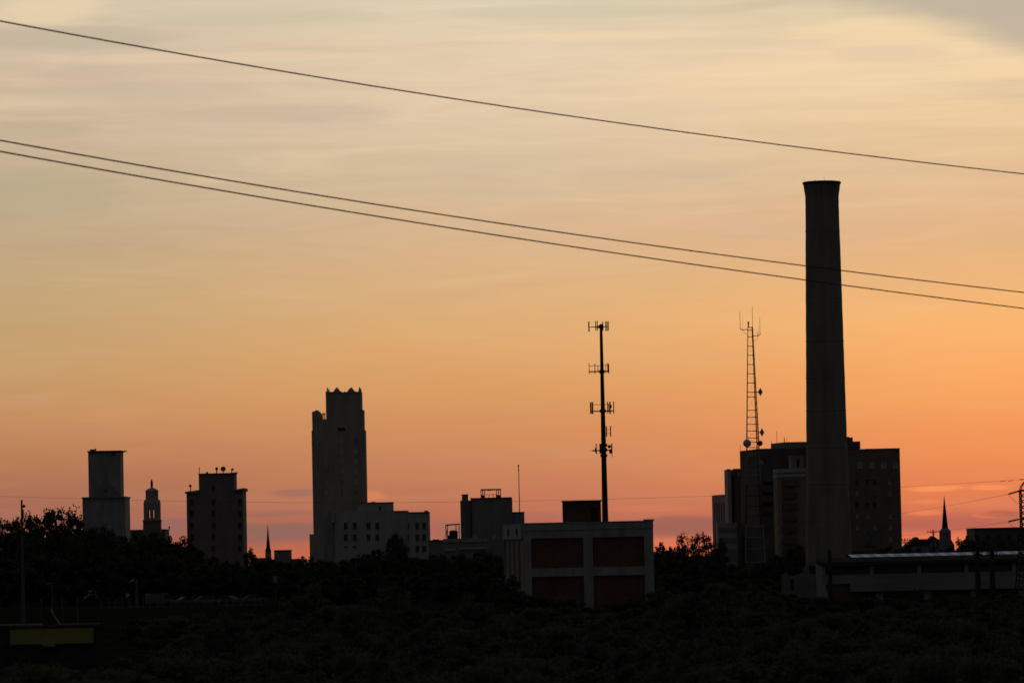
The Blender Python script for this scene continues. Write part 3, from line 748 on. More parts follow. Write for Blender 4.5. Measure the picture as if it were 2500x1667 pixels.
D = 1330
r = thing('red_brick_tower', 'tall dark red brick block with scattered pale windows directly right of the chimney', 'tower', (P(2130, 1200, D).x, D, 0))
mb = MB(); B(mb, 1990, 2196.5, 1096, D, 20); part('wall', mb, 'darkbrick', r)
mb = MB(); B(mb, 2100, 2197, 1094.3, D - 0.15, 20.3, 1096.2); B(mb, 2000, 2100.1, 1093.4, D + 3, 12, 1096.2); part('parapet', mb, 'black', r)
for x in (2100, 2128.5, 2157.5, 2186):
    window(r, x, 1135, 13, 18, D, 'blind', 'darkbrick')
for y in (1177, 1205, 1232.5, 1260, 1287.5, 1316):
    window(r, 2172 + (y - 1177) * 0.018, y, 9, 13, D, 'blind' if y not in (1232.5,) else 'grime', 'darkbrick')
for x, ys in ((2092.5, (1204, 1260, 1287.5, 1316, 1340)), (2117.5, (1204, 1260, 1287.5)), (2135, (1204, 1287.5))):
    for y in ys: window(r, x + (y - 1204) * 0.018, y, 8, 12, D, 'grime' if (x + y) % 3 < 1.4 else 'blind', 'darkbrick')
for x in (2092.5, 2117.5, 2135):
    for y in (1177, 1232.5): window(r, x, y, 8, 12, D, 'glass', 'darkbrick')
mb = MB(); pts = [(2111, 1332), (2113, 1312), (2119, 1308), (2122, 1296), (2130, 1296), (2132, 1309), (2139, 1312), (2138, 1332)]
mb.sheet([(P(x, y, D).x, P(x, y, D).z) for x, y in reversed(pts)], D - 0.5, D + 0.1); part('entrance_bay', mb, 'grime', r)
for x, y0, y1 in ((2118, 1314, 1328), (2126, 1301, 1328)):
    mb = MB(); B(mb, x - 2, x + 2.5, y0, D - 0.56, 0.2, y1); part('window', mb, 'black', r)

# ------------------------------------------------------------------ the chimney
D = 700
px_ = lambda n: n * D / FPX
tc_, bc_ = P(2009, 444, D), P(2025, 1345, D)
ax = bc_.x + px_(1.6)
r = thing('chimney', 'tall tapering concrete smokestack with flared rim, largest thing on the skyline', 'chimney', (ax, D, 0))
def rz(y, w): return (px_(w / 2), zz(2012, y, D))
prof = [(px_(57), 0.0), rz(1345, 112), rz(1200, 105), rz(1065, 99.5), rz(920, 95.5), rz(800, 91.5), rz(650, 87), rz(560, 84), rz(500, 82.5), rz(476, 82.5), rz(462, 86.5), rz(452, 89.5), rz(445, 91)]
prof2 = []
random.seed(5)
for i in range(len(prof) - 1):
    n = 6 if i < 8 else 2
    for k in range(n):
        t = k / n
        rr = prof[i][0] * (1 - t) + prof[i + 1][0] * t
        zz_ = prof[i][1] * (1 - t) + prof[i + 1][1] * t
        prof2.append((rr * (1 + random.uniform(-0.006, 0.006)), zz_))
prof2.append(prof[-1])
mb = MB(); mb.lathe((ax, D + 3.5, 0), prof2, 40); st = part('stack', mb, 'chimney', r, smooth=True)
mb = MB(); mb.lathe((ax, D + 3.5, 0), [rz(446, 90), rz(445, 95), rz(441, 95), rz(439.5, 88)], 40); part('rim', mb, 'steel', r)
for a in (-2.95, -2.0, -1.5, -1.1, -0.2, 0.9, 1.6, 2.3):
    mb = MB(); rr = px_(44.5); x_, y_ = ax + math.cos(a) * rr, D + 3.5 + math.sin(a) * rr; z = zz(2009, 443, D)
    mb.tube([(x_, y_, z - 0.5), (x_, y_, z + random.uniform(0.35, 0.75))], 0.035, 6, 0.012); part('lightning_rod', mb, 'steel', r)
mb = MB()
lx = ax - px_(6)
for q in (-0.22, 0.22):
    mb.tube([(lx + q, D + 3.5 - (prof[0][0] + 0.12), 2.5), (lx + q, D + 3.5 - prof[4][0] - 0.12, prof[4][1]), (lx + q, D + 3.5 - prof[8][0] - 0.15, prof[8][1]), (lx + q, D + 3.5 - prof[-1][0] - 0.1, prof[-1][1])], 0.03, 5)
part('ladder', mb, 'chimney', r)
for y in (560, 650, 735, 830, 920, 1000, 1090, 1180, 1270):
    w = None
    for i in range(len(prof) - 1):
        z = zz(2012, y, D)
        if prof[i][1] <= z <= prof[i + 1][1]:
            t = (z - prof[i][1]) / (prof[i + 1][1] - prof[i][1]); w = prof[i][0] * (1 - t) + prof[i + 1][0] * t
    mb = MB(); mb.lathe((ax, D + 3.5, 0), [(w * 1.0, z - 0.09), (w + 0.035, z - 0.06), (w + 0.03, z + 0.06), (w * 1.0, z + 0.09)], 40); part('band', mb, 'chimney', st)
r.rotation_euler.y = math.atan((P(2010.3, 444, D).x - ax) / (P(2009, 444, D).z)) * 0.9

# ------------------------------------------------------------------ church with spire, right
D = 1500
r = thing('spired_church', 'stone church with tall needle spire and gabled roof near the right edge', 'church', (P(2290, 1320, D).x, D, 0))
px_ = lambda n: n * D / FPX
xa, xb = P(2295, 1300, D).x, P(2322, 1300, D).x; hw = (xb - xa) / 2; xc = (xa + xb) / 2
mb = MB(); mb.lathe((xc, D + hw, 0), [(hw * 1.06, 0), (hw * 1.06, zz(2308, 1297, D)), (hw * 0.72, zz(2308, 1290, D))], 8); part('tower', mb, 'dim', r)
mb = MB(); x0, x1 = P(2290, 1320, D).x, P(2328, 1320, D).x
mb.sheet([(x0, 0), (x1 + 0.4, 0), (x1 + 0.3, zz(2308, 1330, D)), (x1 - 0.6, zz(2308, 1318, D)), (x0 + 0.3, zz(2308, 1316, D))], D + 0.3, D + 2 * hw); part('buttress', mb, 'dim', r)
mb = MB(); mb.lathe((xc, D + hw, 0), [(px_(7.8), zz(2308, 1290.5, D)), (px_(6.6), zz(2308, 1278, D)), (px_(3.6), zz(2306, 1245, D)), (0.03, zz(2306, 1208, D))], 8); part('spire', mb, 'shingle', r)
mb = MB()
pts = [(2198, 1345), (2212, 1331), (2238, 1310), (2241, 1312), (2245, 1315.5), (2272, 1314.5), (2279, 1307.5), (2290, 1315.5), (2296, 1315), (2296, 1345)]
mb.sheet([(P(x, y, D + 2).x, P(x, y, D + 2).z) for x, y in reversed(pts)], D + 2, D + 14); part('gabled_roof', mb, 'shingle', r)
mb = MB(); B(mb, 2218, 2296, 1333, D + 1.5, 12); part('nave_wall', mb, 'dim', r)
mb = MB(); mb.sheet([(P(x, y, D + 1).x, P(x, y, D + 1).z) for x, y in ((2268, 1334), (2290, 1334), (2279.5, 1310))], D + 1.3, D + 1.6); part('gable', mb, 'dim', r)

def utility_pole(x, ytop, D, label, arms, rr=0.14, m='darkwood', group=None, xb=None, cat='utility pole'):
    t = P(x, ytop, D)
    r = thing('utility_pole', label, cat, (t.x, D, 0), group)
    mb = MB(); mb.tube([(t.x, D, 0), (t.x, D, t.z)], rr * 1.35, 8, rr); part('pole', mb, m, r)
    for dz, hw, tilt in arms:
        mb = MB(); z = t.z - dz
        mb.tube([(t.x - hw, D - rr - 0.08, z - tilt), (t.x + hw, D - rr - 0.08, z + tilt)], 0.075, 6)
        ca = part('crossarm', mb, m, r)
        for q in (-0.92, -0.45, 0.45, 0.92):
            mb = MB(); mb.lathe((t.x + q * hw, D - rr - 0.08, z + tilt * q), [(0.03, 0.06), (0.05, 0.12), (0.09, 0.2), (0.09, 0.26), (0.04, 0.34)], 8); part('insulator', mb, 'porcelain', ca)
        mb = MB()
        for q in (-0.55, 0.55): mb.tube([(t.x, D - rr - 0.03, z - 0.75), (t.x + q * hw, D - rr - 0.08, z - 0.03 + tilt * q)], 0.03, 5)
        part('arm_brace', mb, 'galv', ca)
    return r
utility_pole(2278, 1292.5, 960, 'wooden utility pole with wide crossarm in front of the spired church', [(0.45, 1.3, 0.03)])
utility_pole(2209, 1313, 980, 'wooden utility pole with two crossarms just right of the red brick tower', [(0.45, 1.1, 0.05), (0.95, 0.9, 0.05)], 0.11)
r = utility_pole(2025, 1341, 500, 'dark wooden pole at the left end of the long shed', [], 0.2)
utility_pole(2385.5, 1345, 500, 'leaning dark pole in front of the long shed, left one of a close pair', [(0.35, 0.5, 0.0)], 0.26)
utility_pole(2421, 1345, 497, 'dark pole in front of the long shed, right one of a close pair', [(0.35, 0.5, 0.0)], 0.26)

# dark building at right edge
D = 900
r = thing('flat_dark_building', 'long dark flat roofed building at the right edge behind the pylon', 'building', (P(2440, 1320, D).x, D, 0))
mb = MB(); B(mb, 2359.5, 2580, 1289, D, 16); part('wall', mb, 'black', r)
mb = MB(); B(mb, 2358.5, 2581, 1286.5, D - 0.2, 16.4, 1289.2); part('coping', mb, 'tar', r)
for k in range(5):
    window(r, 2385 + k * 26, 1312, 9, 14, D, 'glass', 'black')

# ------------------------------------------------------------------ long shed with skylight strip
D = 530
r = thing('long_shed', 'long low industrial shed with pale skylight strip along its roof, lower right', 'shed', (P(2260, 1400, D).x, D, 0))
x0, x1 = P(2005, 1375, D).x, P(2620, 1365, D).x
ze, zr_ = zz(2250, 1373, D), zz(2250, 1356.5, D)
zt2 = zz(2250, 1350, D) + 0.02
zp0, zp1 = zz(2250, 1398, D), zz(2250, 1373, D)
zw1, zw0 = zz(2250, 1421, D), zz(2250, 1440, D)
mb = MB(); mb.box(x0 + 0.5, x1, D + 0.6, D + 18, 0, ze); part('core_wall', mb, 'grime', r)
mb = MB()                                             # roof: lower slope, then skylight, then back slope
ys, yr = D + 5.0, D + 9
mb.prism([(x0 - 0.2, D - 0.5), (x1, D - 0.5), (x1, ys), (x0 - 0.2, ys)], ze, 0, [ze + 0.22, ze + 0.22, zr_, zr_]); rf = part('roof', mb, 'soot', r)
mb = MB(); mb.box(x0 - 0.25, x1, D - 0.62, D - 0.5, ze - 0.1, ze + 0.26); part('gutter', mb, 'soot', r)
xs0, xs1 = P(2074, 1353, ys).x, x1
n = 34
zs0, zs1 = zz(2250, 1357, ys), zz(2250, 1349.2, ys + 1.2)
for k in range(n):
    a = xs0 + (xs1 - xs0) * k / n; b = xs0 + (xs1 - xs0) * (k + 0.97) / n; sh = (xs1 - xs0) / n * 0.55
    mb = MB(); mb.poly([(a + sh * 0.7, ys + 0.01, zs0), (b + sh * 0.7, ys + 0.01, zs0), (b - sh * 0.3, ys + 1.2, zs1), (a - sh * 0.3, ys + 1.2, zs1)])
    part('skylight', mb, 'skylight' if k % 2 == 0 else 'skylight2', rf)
mb = MB(); mb.box(xs0 - 0.3, x1, ys + 1.2, ys + 9, zr_ - 1.0, zs1 + 0.02); part('ridge', mb, 'tar', rf)
for cx_ in (2010, 2128, 2243.5, 2359, 2475.5):
    q0, q1 = P(cx_ - 5, 1385, D).x, P(cx_ + 5, 1385, D).x
    mb = MB(); mb.box(q0, q1, D - 0.05, D + 0.6, zp0, zp1 - 0.12); part('post', mb, 'concrete', r)
    if cx_ < 2470:
        for k in range(4):
            w0, w1 = P(cx_ + 9 + k * 25.5, 1385, D).x, P(cx_ + 32 + k * 25.5, 1385, D).x
            mb = MB(); mb.box(w0, w1, D + 0.45, D + 0.62, zp0 + 0.05, zp1 - 0.2); part('window', mb, 'black', r)
mb = MB(); mb.box(x0, x1, D - 0.1, D + 0.6, zw1, zp0); part('upper_beam', mb, 'dim', r)
mb = MB(); mb.box(x0 + 3.2, x1, D - 0.9, D + 0.55, zw0, zw1 - 0.02); part('loading_canopy', mb, 'dim', r)
piers = (2012, 2147, 2264, 2379, 2496)
for i, cx_ in enumerate(piers):
    q0, q1 = P(cx_ - 9, 1460, D).x, P(cx_ + 9, 1460, D).x
    mb = MB(); mb.box(q0, q1, D - 0.2, D + 0.6, 0, zw0); part('pier', mb, 'concrete', r)
    if i < 4:
        q2 = P(piers[i + 1] - 9, 1460, D).x
        mb = MB(); mb.box(q1, q2, D + 0.3, D + 0.6, 0, zw0); part('brick_panel', mb, 'brick', r)
D = 560
r = thing('ruined_wall', 'pale broken wall at the left end of the long shed below the chimney', 'wall', (P(1960, 1420, D).x, D, 0))
mb = MB()
pts = [(1908, 1490), (1910, 1402), (1921, 1398), (1927, 1410), (1944, 1402), (1962, 1398), (1964, 1384), (1972, 1374), (1985, 1372), (1996, 1376), (2006, 1376), (2008, 1490)]
mb.sheet([(P(x, y, D).x, max(0, P(x, y, D).z)) for x, y in reversed(pts)], D, D + 0.6); part('masonry', mb, 'grime', r)
mb = MB(); B(mb, 1976, 1992, 1380, D - 0.05, 0.5, 1400); part('opening', mb, 'glass', r)
mb = MB(); B(mb, 1930, 1938, 1412, D - 0.05, 0.5, 1440); part('opening', mb, 'glass', r)

# ------------------------------------------------------------------ pylon at right edge with its lines
D = 430
px_ = lambda n: n * D / FPX
r = thing('steel_pylon', 'steel lattice pylon with curved top cut off by the right edge of the photo', 'pylon', (P(2512, 1300, D).x, D, 0))
cx_ = P(2512, 1300, D).x
def hwid(y): return px_(18.5 if y < 1300 else 18.5 + (y - 1300) * 0.085)
zs = lambda y: zz(2512, y, D)
def pc(k, y):
    h = hwid(y); sx, sy = ((-1, -1), (1, -1), (1, 1), (-1, 1))[k]
    return (cx_ + sx * h, D + sy * h, max(0.0, zs(y)))
ybase = 1334 + CAM_Z * FPX / D - 5
for k in range(4):
    mb = MB(); mb.tube([pc(k, ybase + 60), pc(k, 1300), pc(k, 1195)], 0.065, 6); part('leg', mb, 'steel', r)
    h = hwid(1195); sx, sy = ((-1, -1), (1, -1), (1, 1), (-1, 1))[k]
    mb = MB(); mb.tube([pc(k, 1195), (cx_ + sx * h * 0.82, D + sy * h * 0.82, zs(1186)), (cx_ + sx * h * 0.45, D + sy * h * 0.45, zs(1176)), (cx_, D, zs(1170))], 0.045, 6); part('horn', mb, 'steel', r)
mb = MB(); lv = [1195 + k * 14 for k in range(18)]
for i in range(len(lv) - 1):
    for k in range(4):
        a, b = (k, (k + 1) % 4)
        mb.tube([pc(a, lv[i]), pc(b, lv[i + 1])], 0.03, 4); mb.tube([pc(b, lv[i]), pc(a, lv[i + 1])], 0.03, 4)
part('bracing', mb, 'steel', r)
for y in (1197, 1266):
    mb = MB()
    for k in range(4): mb.tube([pc(k, y), pc((k + 1) % 4, y)], 0.06, 5)
    e = P(2489, y - 1, D); mb.tube([(e.x, D, e.z), (cx_ + hwid(y) * 1.3, D, zs(y))], 0.08, 6)
    part('arm', mb, 'steel', r)
mb = MB(); a = P(2489, 1170.5, D); mb.tube([a, (cx_ + 0.7, D, zs(1169))], 0.045, 6); part('earth_peak', mb, 'steel', r)
for y0, y1 in ((1206, 1197.5), (1273, 1266.5)):
    a, b = P(2461, y0, D - 0.3), P(2489.5, y1, D)
    ins = thing('insulator_string', 'brown ribbed insulator string on the %s arm of the steel pylon' % ('upper' if y0 < 1250 else 'lower'), 'insulator', b)
    mb = MB(); mb.tube([a, b], 0.03, 6); part('rod', mb, 'galv', ins)
    d = (b - a).normalized()
    mb = MB()
    for k in range(9):
        c = a.lerp(b, 0.1 + 0.8 * k / 8.0)
        mb.tube([c - d * 0.035, c, c + d * 0.03], 0.11, 10, 0.05)
    part('disc', mb, 'porcelain', ins)
def cable(name, pts, rr, label, cat, m='wire', group=None, seg=6):
    mb = MB(); b = pts[len(pts) // 2]; mb.tube(pts, rr, seg)
    return single(name, mb, m, label, cat, tuple(b), group, smooth=True)
def curve(fx, n, x0, x1):
    return [fx(x0 + (x1 - x0) * i / n) for i in range(n + 1)]
def quad3(p0, p1, p2):
    (x0, y0), (x1, y1), (x2, y2) = p0, p1, p2
    def f(x):
        return y0 * (x - x1) * (x - x2) / ((x0 - x1) * (x0 - x2)) + y1 * (x - x0) * (x - x2) / ((x1 - x0) * (x1 - x2)) + y2 * (x - x0) * (x - x1) / ((x2 - x0) * (x2 - x1))
    return f
q = quad3((0, 1211), (1180, 1224), (2489, 1170.5))
cable('earth_wire', curve(lambda x: P(x, q(x), 430 + (2489 - x) * 0.03), 40, -350, 2489), 0.011, 'faint sagging wire running behind the towers to the top of the pylon', 'wire')
for (xa, ya, xb, yb, lab) in ((2461, 1206, 2202, 1253, 'faint conductor from the upper insulator of the pylon'), (2461, 1273, 2202, 1308, 'faint conductor from the lower insulator of the pylon')):
    pts = []
    for i in range(21):
        t = i / 20 * 1.9
        x = xa + (xb - xa) * t; y = ya + (yb - ya) * t + 3.0 * (t * (1 - t)) ** 1 * (1 if t < 1 else 0.3) * 2
        pts.append(P(x, y, 430 + 280 * t))
    cable('conductor', pts, 0.014, lab, 'wire')
for y0 in (1207, 1274):
    pts = [P(2461 + 8 * t * 6, y0 + 30 * math.sin(min(1, t) * math.pi / 2 * 1.0), D - 0.3) for t in [i / 10 for i in range(11)]]
    cable('jumper_wire', pts, 0.016, 'short drooping jumper wire under the %s insulator' % ('upper' if y0 < 1250 else 'lower'), 'wire')
for x in (2448, 2467):
    c = P(x, 1170.5 + (2489 - x) * 0.07, 430.8)
    mb = MB(); mb.tube([(c.x - 0.2, c.y, c.z - 0.06), (c.x - 0.1, c.y, c.z - 0.06)], 0.035, 6); mb.tube([(c.x + 0.1, c.y, c.z - 0.03), (c.x + 0.2, c.y, c.z - 0.03)], 0.035, 6); mb.tube([(c.x - 0.15, c.y, c.z - 0.06), (c.x + 0.15, c.y, c.z - 0.03)], 0.012, 5)
    single('vibration_damper', mb, 'steel', 'small damper on the earth wire, %s the pylon' % ('farther from' if x < 2460 else 'nearer to'), 'damper', tuple(c), 'dampers on the earth wire')

# ------------------------------------------------------------------ three near power lines crossing the sky
for (p0, p1, p2, lab) in (((0, 52), (1250, 263), (2500, 425), 'highest of three near power lines crossing the sky'),
                          ((0, 343), (1250, 550), (2500, 714), 'upper wire of the close pair of near power lines'),
                          ((0, 370), (1250, 580), (2500, 753), 'lower wire of the close pair of near power lines')):
    q = quad3(p0, p1, p2)
    cable('power_line', curve(lambda x: P(x, q(x), 150 + 80 * (x / 2500.0)), 48, -900, 3400), 0.027, lab, 'power line', group='near power lines', seg=8)

# ------------------------------------------------------------------ left foreground: pole, kiosk, posts, lamp, cars, fence
D = 480
t = P(53, 1220, D)
r = thing('utility_pole', 'tall grey pole with a small bracket near its top, far left', 'utility pole', (t.x, D, 0))
mb = MB(); mb.tube([(t.x, D, 0), (t.x, D, t.z)], 0.22, 10, 0.10); part('pole', mb, 'palepole', r)
c = P(58.5, 1236, D); mb = MB(); mb.tube([(t.x, D, c.z - 0.15), (c.x, D, c.z)], 0.05, 6); mb.lathe((c.x, D, c.z), [(0.05, -0.12), (0.15, -0.05), (0.17, 0.08), (0.05, 0.2)], 10); part('bracket', mb, 'steel', r)
c = P(55, 1254, D); mb = MB(); mb.box(t.x + 0.06, t.x + 0.2, D - 0.1, D + 0.1, c.z - 0.45, c.z + 0.45); part('junction_box', mb, 'steel', r)

D = 260
r = thing('roadside_kiosk', 'low flat roofed kiosk with a long dim yellow fascia, lower left', 'kiosk', (P(126, 1550, D).x, D, 0))
mb = MB(); B(mb, 5, 234, 1570, D + 0.5, 2.5, fit=False); part('wall', mb, 'soot', r)
mb = MB(); B(mb, -16, 240, 1525.5, D + 0.25, 2.9, 1533); B(mb, -10, 236, 1532.9, D + 0.4, 2.6, 1571); part('roof', mb, 'soot', r)
mb = MB(); B(mb, 24.5, 228, 1534, D + 0.2, 0.18, 1571); part('fascia', mb, 'yellow', r)
mb = MB(); B(mb, -16, 97, 1523.5, D + 0.3, 1.2, 1529); B(mb, 143, 240, 1521.5, D + 1.0, 0.6, 1525.6); part('roof_coping', mb, 'dim', r)
mb = MB(); c = P(123, 1571.5, D); mb.box(c.x - 0.23, c.x + 0.28, D - 0.1, D + 0.2, c.z - 0.14, c.z + 0.06); mb.box(c.x - 0.42, c.x - 0.26, D - 0.06, D + 0.2, c.z - 0.1, c.z + 0.03); part('lamp', mb, 'whitepaint', r)
D = 340
for i, (x, y0, lab) in enumerate(((101, 1461, 'thin steel post behind the kiosk, leftmost of three'), (152, 1461, 'thin steel post behind the kiosk, middle of three'), (189, 1459, 'thin steel post behind the kiosk, rightmost of three'))):
    a = P(x, y0, D); mb = MB(); mb.tube([(a.x, D, 0), (a.x, D, a.z)], 0.045, 8)
    mb.lathe((a.x, D, a.z), [(0.045, -0.02), (0.06, 0.0), (0.05, 0.04)], 8)
    mb.lathe((a.x, D, 0), [(0.12, 0.0), (0.12, 0.04), (0.05, 0.05)], 8)
    single('steel_post', mb, 'palepole', lab, 'post', (a.x, D, 0), 'steel posts behind the kiosk')
pts = [P(x, y, D) for x, y in ((126, 1487), (130, 1498), (136, 1508), (144, 1519), (150, 1530))]
cable('bent_pipe', pts, 0.05, 'pale bent pipe leaning between the steel posts behind the kiosk', 'pipe', 'pale')

D = 770
t = P(333.5, 1412, D)
r = thing('street_lamp', 'grey street lamp with a short arm reaching left beside the car park', 'street lamp', (t.x, D, 0))
mb = MB(); mb.tube([(t.x, D, 0), (t.x, D, t.z)], 0.26, 10, 0.2); part('pole', mb, 'palepole', r)
a = P(314, 1421.5, D); mb = MB(); mb.tube([(t.x, D, t.z - 0.1), (t.x - 0.8, D, t.z - 0.2), (a.x, D, a.z)], 0.06, 6); part('arm', mb, 'palepole', r)
mb = MB(); b = P(326, 1416.5, D); mb.tube([(a.x + 0.1, D, a.z), ((a.x + b.x) / 2, D, (a.z + b.z) / 2 + 0.05), (b.x, D, b.z)], 0.16, 8, 0.26); part('lamp_head', mb, 'lampglass', r)
c = P(121, 1426, D); 
r = thing('street_lamp', 'faint street lamp among the dark trees right of the far left pole', 'street lamp', (c.x, D, 0))
mb = MB(); mb.tube([(c.x + 0.4, D, 0), (c.x + 0.4, D, c.z + 0.3)], 0.09, 8, 0.06); part('pole', mb, 'grime', r)
mb = MB(); mb.tube([(c.x + 0.4, D, c.z + 0.2), (c.x, D, c.z + 0.05), (c.x - 0.45, D, c.z + 0.15)], 0.1, 8, 0.14); part('lamp_head', mb, 'lampglass', r)

def car_meshes(kind):
    bd, cab, whl = MB(), MB(), MB()
    if kind == 'van':
        L, side_ = 4.8, [(-2.4, 0.35), (2.4, 0.35), (2.4, 0.95), (1.9, 1.1), (1.45, 1.95), (1.2, 2.1), (-2.3, 2.1), (-2.4, 1.9)]
        glass = [(1.82, 1.15), (1.4, 1.85), (0.5, 1.85), (0.5, 1.15)]
    else:
        L, side_ = 4.5, [(-2.25, 0.35), (2.25, 0.35), (2.25, 0.75), (2.05, 0.88), (1.0, 0.98), (0.25, 1.43), (-1.05, 1.46), (-1.75, 1.02), (-2.2, 0.95)]
        glass = [(0.85, 0.99), (0.22, 1.38), (-1.0, 1.40), (-1.55, 1.02)]
    bd.sheet(side_, -0.88, 0.88)
    cab.sheet(list(reversed(glass)), -0.89, 0.89)
    whl.lathe((0, 0, 0), [(0.18, -0.1), (0.32, -0.09), (0.33, 0.09), (0.18, 0.1)], 14, 'Y')
    lt = MB().box(2.2, 2.27, -0.75, -0.45, 0.62, 0.76)
    return [m.mesh(n) for m, n in ((bd, 'body'), (cab, 'window'), (whl, 'wheel'), (lt, 'headlight'))]
_cars = {}
def car(x, yb, D, kind, paint, rz_, label):
    if kind not in _cars: _cars[kind] = car_meshes(kind)
    b, w, wh, hl = _cars[kind]
    c = P(x, yb, D)
    r = thing('parked_car', label, 'car' if kind != 'van' else 'van', (c.x, D, 0.02), 'vehicles in the car park')
    r.rotation_euler.z = rz_
    def sub(me, name, m, loc=(0, 0, 0), par=None):
        o = bpy.data.objects.new(name, me.copy()); o.data.materials.append(M[m]); C.objects.link(o); o.parent = par or r; o.location = loc; return o
    bd = sub(b, 'body', paint); sub(w, 'window', 'glass')
    for sx in (-1.35, 1.35):
        for sy in (-0.82, 0.82): sub(wh, 'wheel', 'rubber', (sx, sy, 0.33))
    sub(hl, 'headlight', 'lampglass'); sub(hl, 'headlight', 'lampglass', (0, 1.2, 0))
car(391, 1470, 795, 'van', 'carwhite', 0.35, 'pale van, leftmost vehicle in the dark car park')
car(461, 1472, 790, 'car', 'carsilver', 0.5, 'silver car right of the pale van in the car park')
car(505, 1472, 785, 'car', 'carwhite', 0.15, 'white car, third vehicle from the left in the car park')
car(552, 1472, 795, 'car', 'carsilver', 2.6, 'silver car fourth from the left in the car park, facing away')
car(622, 1470, 800, 'car', 'carwhite', 0.1, 'white car, rightmost vehicle in the dark car park')
r = thing('road_sign', 'small white upright sign above the right end of the car park', 'sign', (P(672, 1412, 810).x, 810, 0))
mb = MB(); c = P(672, 1413, 810); mb.box(c.x - 0.3, c.x + 0.3, 809.9, 810, c.z - 0.55, c.z + 0.55); part('board', mb, 'whitepaint', r)
mb = MB(); mb.tube([(c.x, 810.06, 0), (c.x, 810.06, c.z + 0.4)], 0.05, 6); part('post', mb, 'galv', r)
D = 740
r = thing('wire_fence', 'faint wire fence with thin posts in front of the car park', 'fence', (P(335, 1480, D).x, D, 0))
xs = [P(248 + 17 * k, 1470, D).x for k in range(24)]
for x in xs:
    mb = MB(); mb.tube([(x, D, 0), (x, D, 1.9)], 0.045, 6); part('post', mb, 'galv', r)
mb = MB()
for z in (0.3, 1.1, 1.85): mb.tube([(xs[0], D, z), (xs[-1], D, z)], 0.018, 5)
part('wire', mb, 'galv', r)

# ------------------------------------------------------------------ trees
def tree_variant(seed, dens, open_, low, leaf='leafA', fine=1.0):
    """a tree 10 m tall and about 8 m wide; low = height where the crown starts"""
    rnd = random.Random(seed)
    tr, cr = MB(), MB()
    clumps = []
    tops = []
    trunk_top = 10 * (low + 0.25)
    pts = [(0, 0, 0)]
    for k in range(1, 4): pts.append((rnd.uniform(-.25, .25) * k / 2, rnd.uniform(-.25, .25) * k / 2, trunk_top * k / 3))
    tr.tube(pts, 0.26, 8, 0.15)
    n = int(46 * dens)
    lob = [(rnd.uniform(0, 6.28), rnd.uniform(0.6, 1.0)) for _ in range(5)]
    i = 0
    while i < n:
        u, v, w = rnd.uniform(-1, 1), rnd.uniform(-1, 1), rnd.uniform(-1, 1)
        d2 = u * u + v * v + w * w
        if d2 > 1 or d2 < (0.25 if rnd.random() < 0.6 else 0): continue
        ang = math.atan2(v, u)
        k = 0.72 + 0.28 * max(math.cos(ang - a) * s for a, s in lob) + rnd.uniform(-0.1, 0.16)
        zc = 10 * (low + (1 - low) * 0.5)
        c = Vector((u * 3.9 * k, v * 3.9 * k, zc + w * 10 * (1 - low) * 0.5 * (0.86 + rnd.uniform(-.12, .12))))
        if c.z < 0.5: continue
        clumps.append(c); i += 1
    zmax = max(c.z for c in clumps) + 0.55
    for c in clumps:
        if rnd.random() < 0.55:
            b = Vector(pts[-1]) if c.z > trunk_top else Vector(pts[2])
            m_ = b.lerp(c, 0.5) + Vector((rnd.uniform(-.3, .3), rnd.uniform(-.3, .3), -0.25))
            tr.tube([b, m_, c], 0.085, 5, 0.02)
        R = rnd.uniform(0.55, 1.05)
        for _ in range(int(rnd.uniform(60, 100) * (1.0 if not open_ else 0.55) * fine ** 1.7)):
            q = Vector((rnd.gauss(0, 1), rnd.gauss(0, 1), rnd.gauss(0, 0.75)))
            q = q.normalized() * R * rnd.random() ** 0.42
            p = c + q
            if p.z < 0.05: continue
            s = rnd.uniform(0.10, 0.21) * (1.0 if open_ else 1.15) / fine
            a = Vector((rnd.gauss(0, 1), rnd.gauss(0, 1), rnd.gauss(0, 1))).normalized()
            b = a.cross(Vector((rnd.gauss(0, 1), rnd.gauss(0, 1), rnd.gauss(0, 1)))).normalized()
            cr.poly([p - a * s * 1.5, p + b * s * 0.8, p + a * s * 1.5, p - b * s * 0.8])
    if not open_:                                     # shaded inner foliage so the middle reads dense
        for _ in range(int(420 * dens * fine ** 1.2)):
            u, v, w = rnd.gauss(0, 0.4), rnd.gauss(0, 0.4), rnd.uniform(-0.85, 0.66)
            zc = 10 * (low + (1 - low) * 0.5)
            p = Vector((u * 3.0, v * 3.0, zc + w * 10 * (1 - low) * 0.5))
            if p.z < 0.2: continue
            s = rnd.uniform(0.3, 0.6) / fine ** 1.3
            a = Vector((rnd.gauss(0, 1), rnd.gauss(0, 1), rnd.gauss(0, 1))).normalized()
            b = a.cross(Vector((rnd.gauss(0, 1), rnd.gauss(0, 1), rnd.gauss(0, 1)))).normalized()
            cr.poly([p - a * s, p + b * s * 0.7, p + a * s, p - b * s * 0.7])
    tm, cm = tr.mesh('trunk'), cr.mesh('crown')
    tm.materials.append(M['bark']); cm.materials.append(M[leaf])
    return tm, cm, zmax

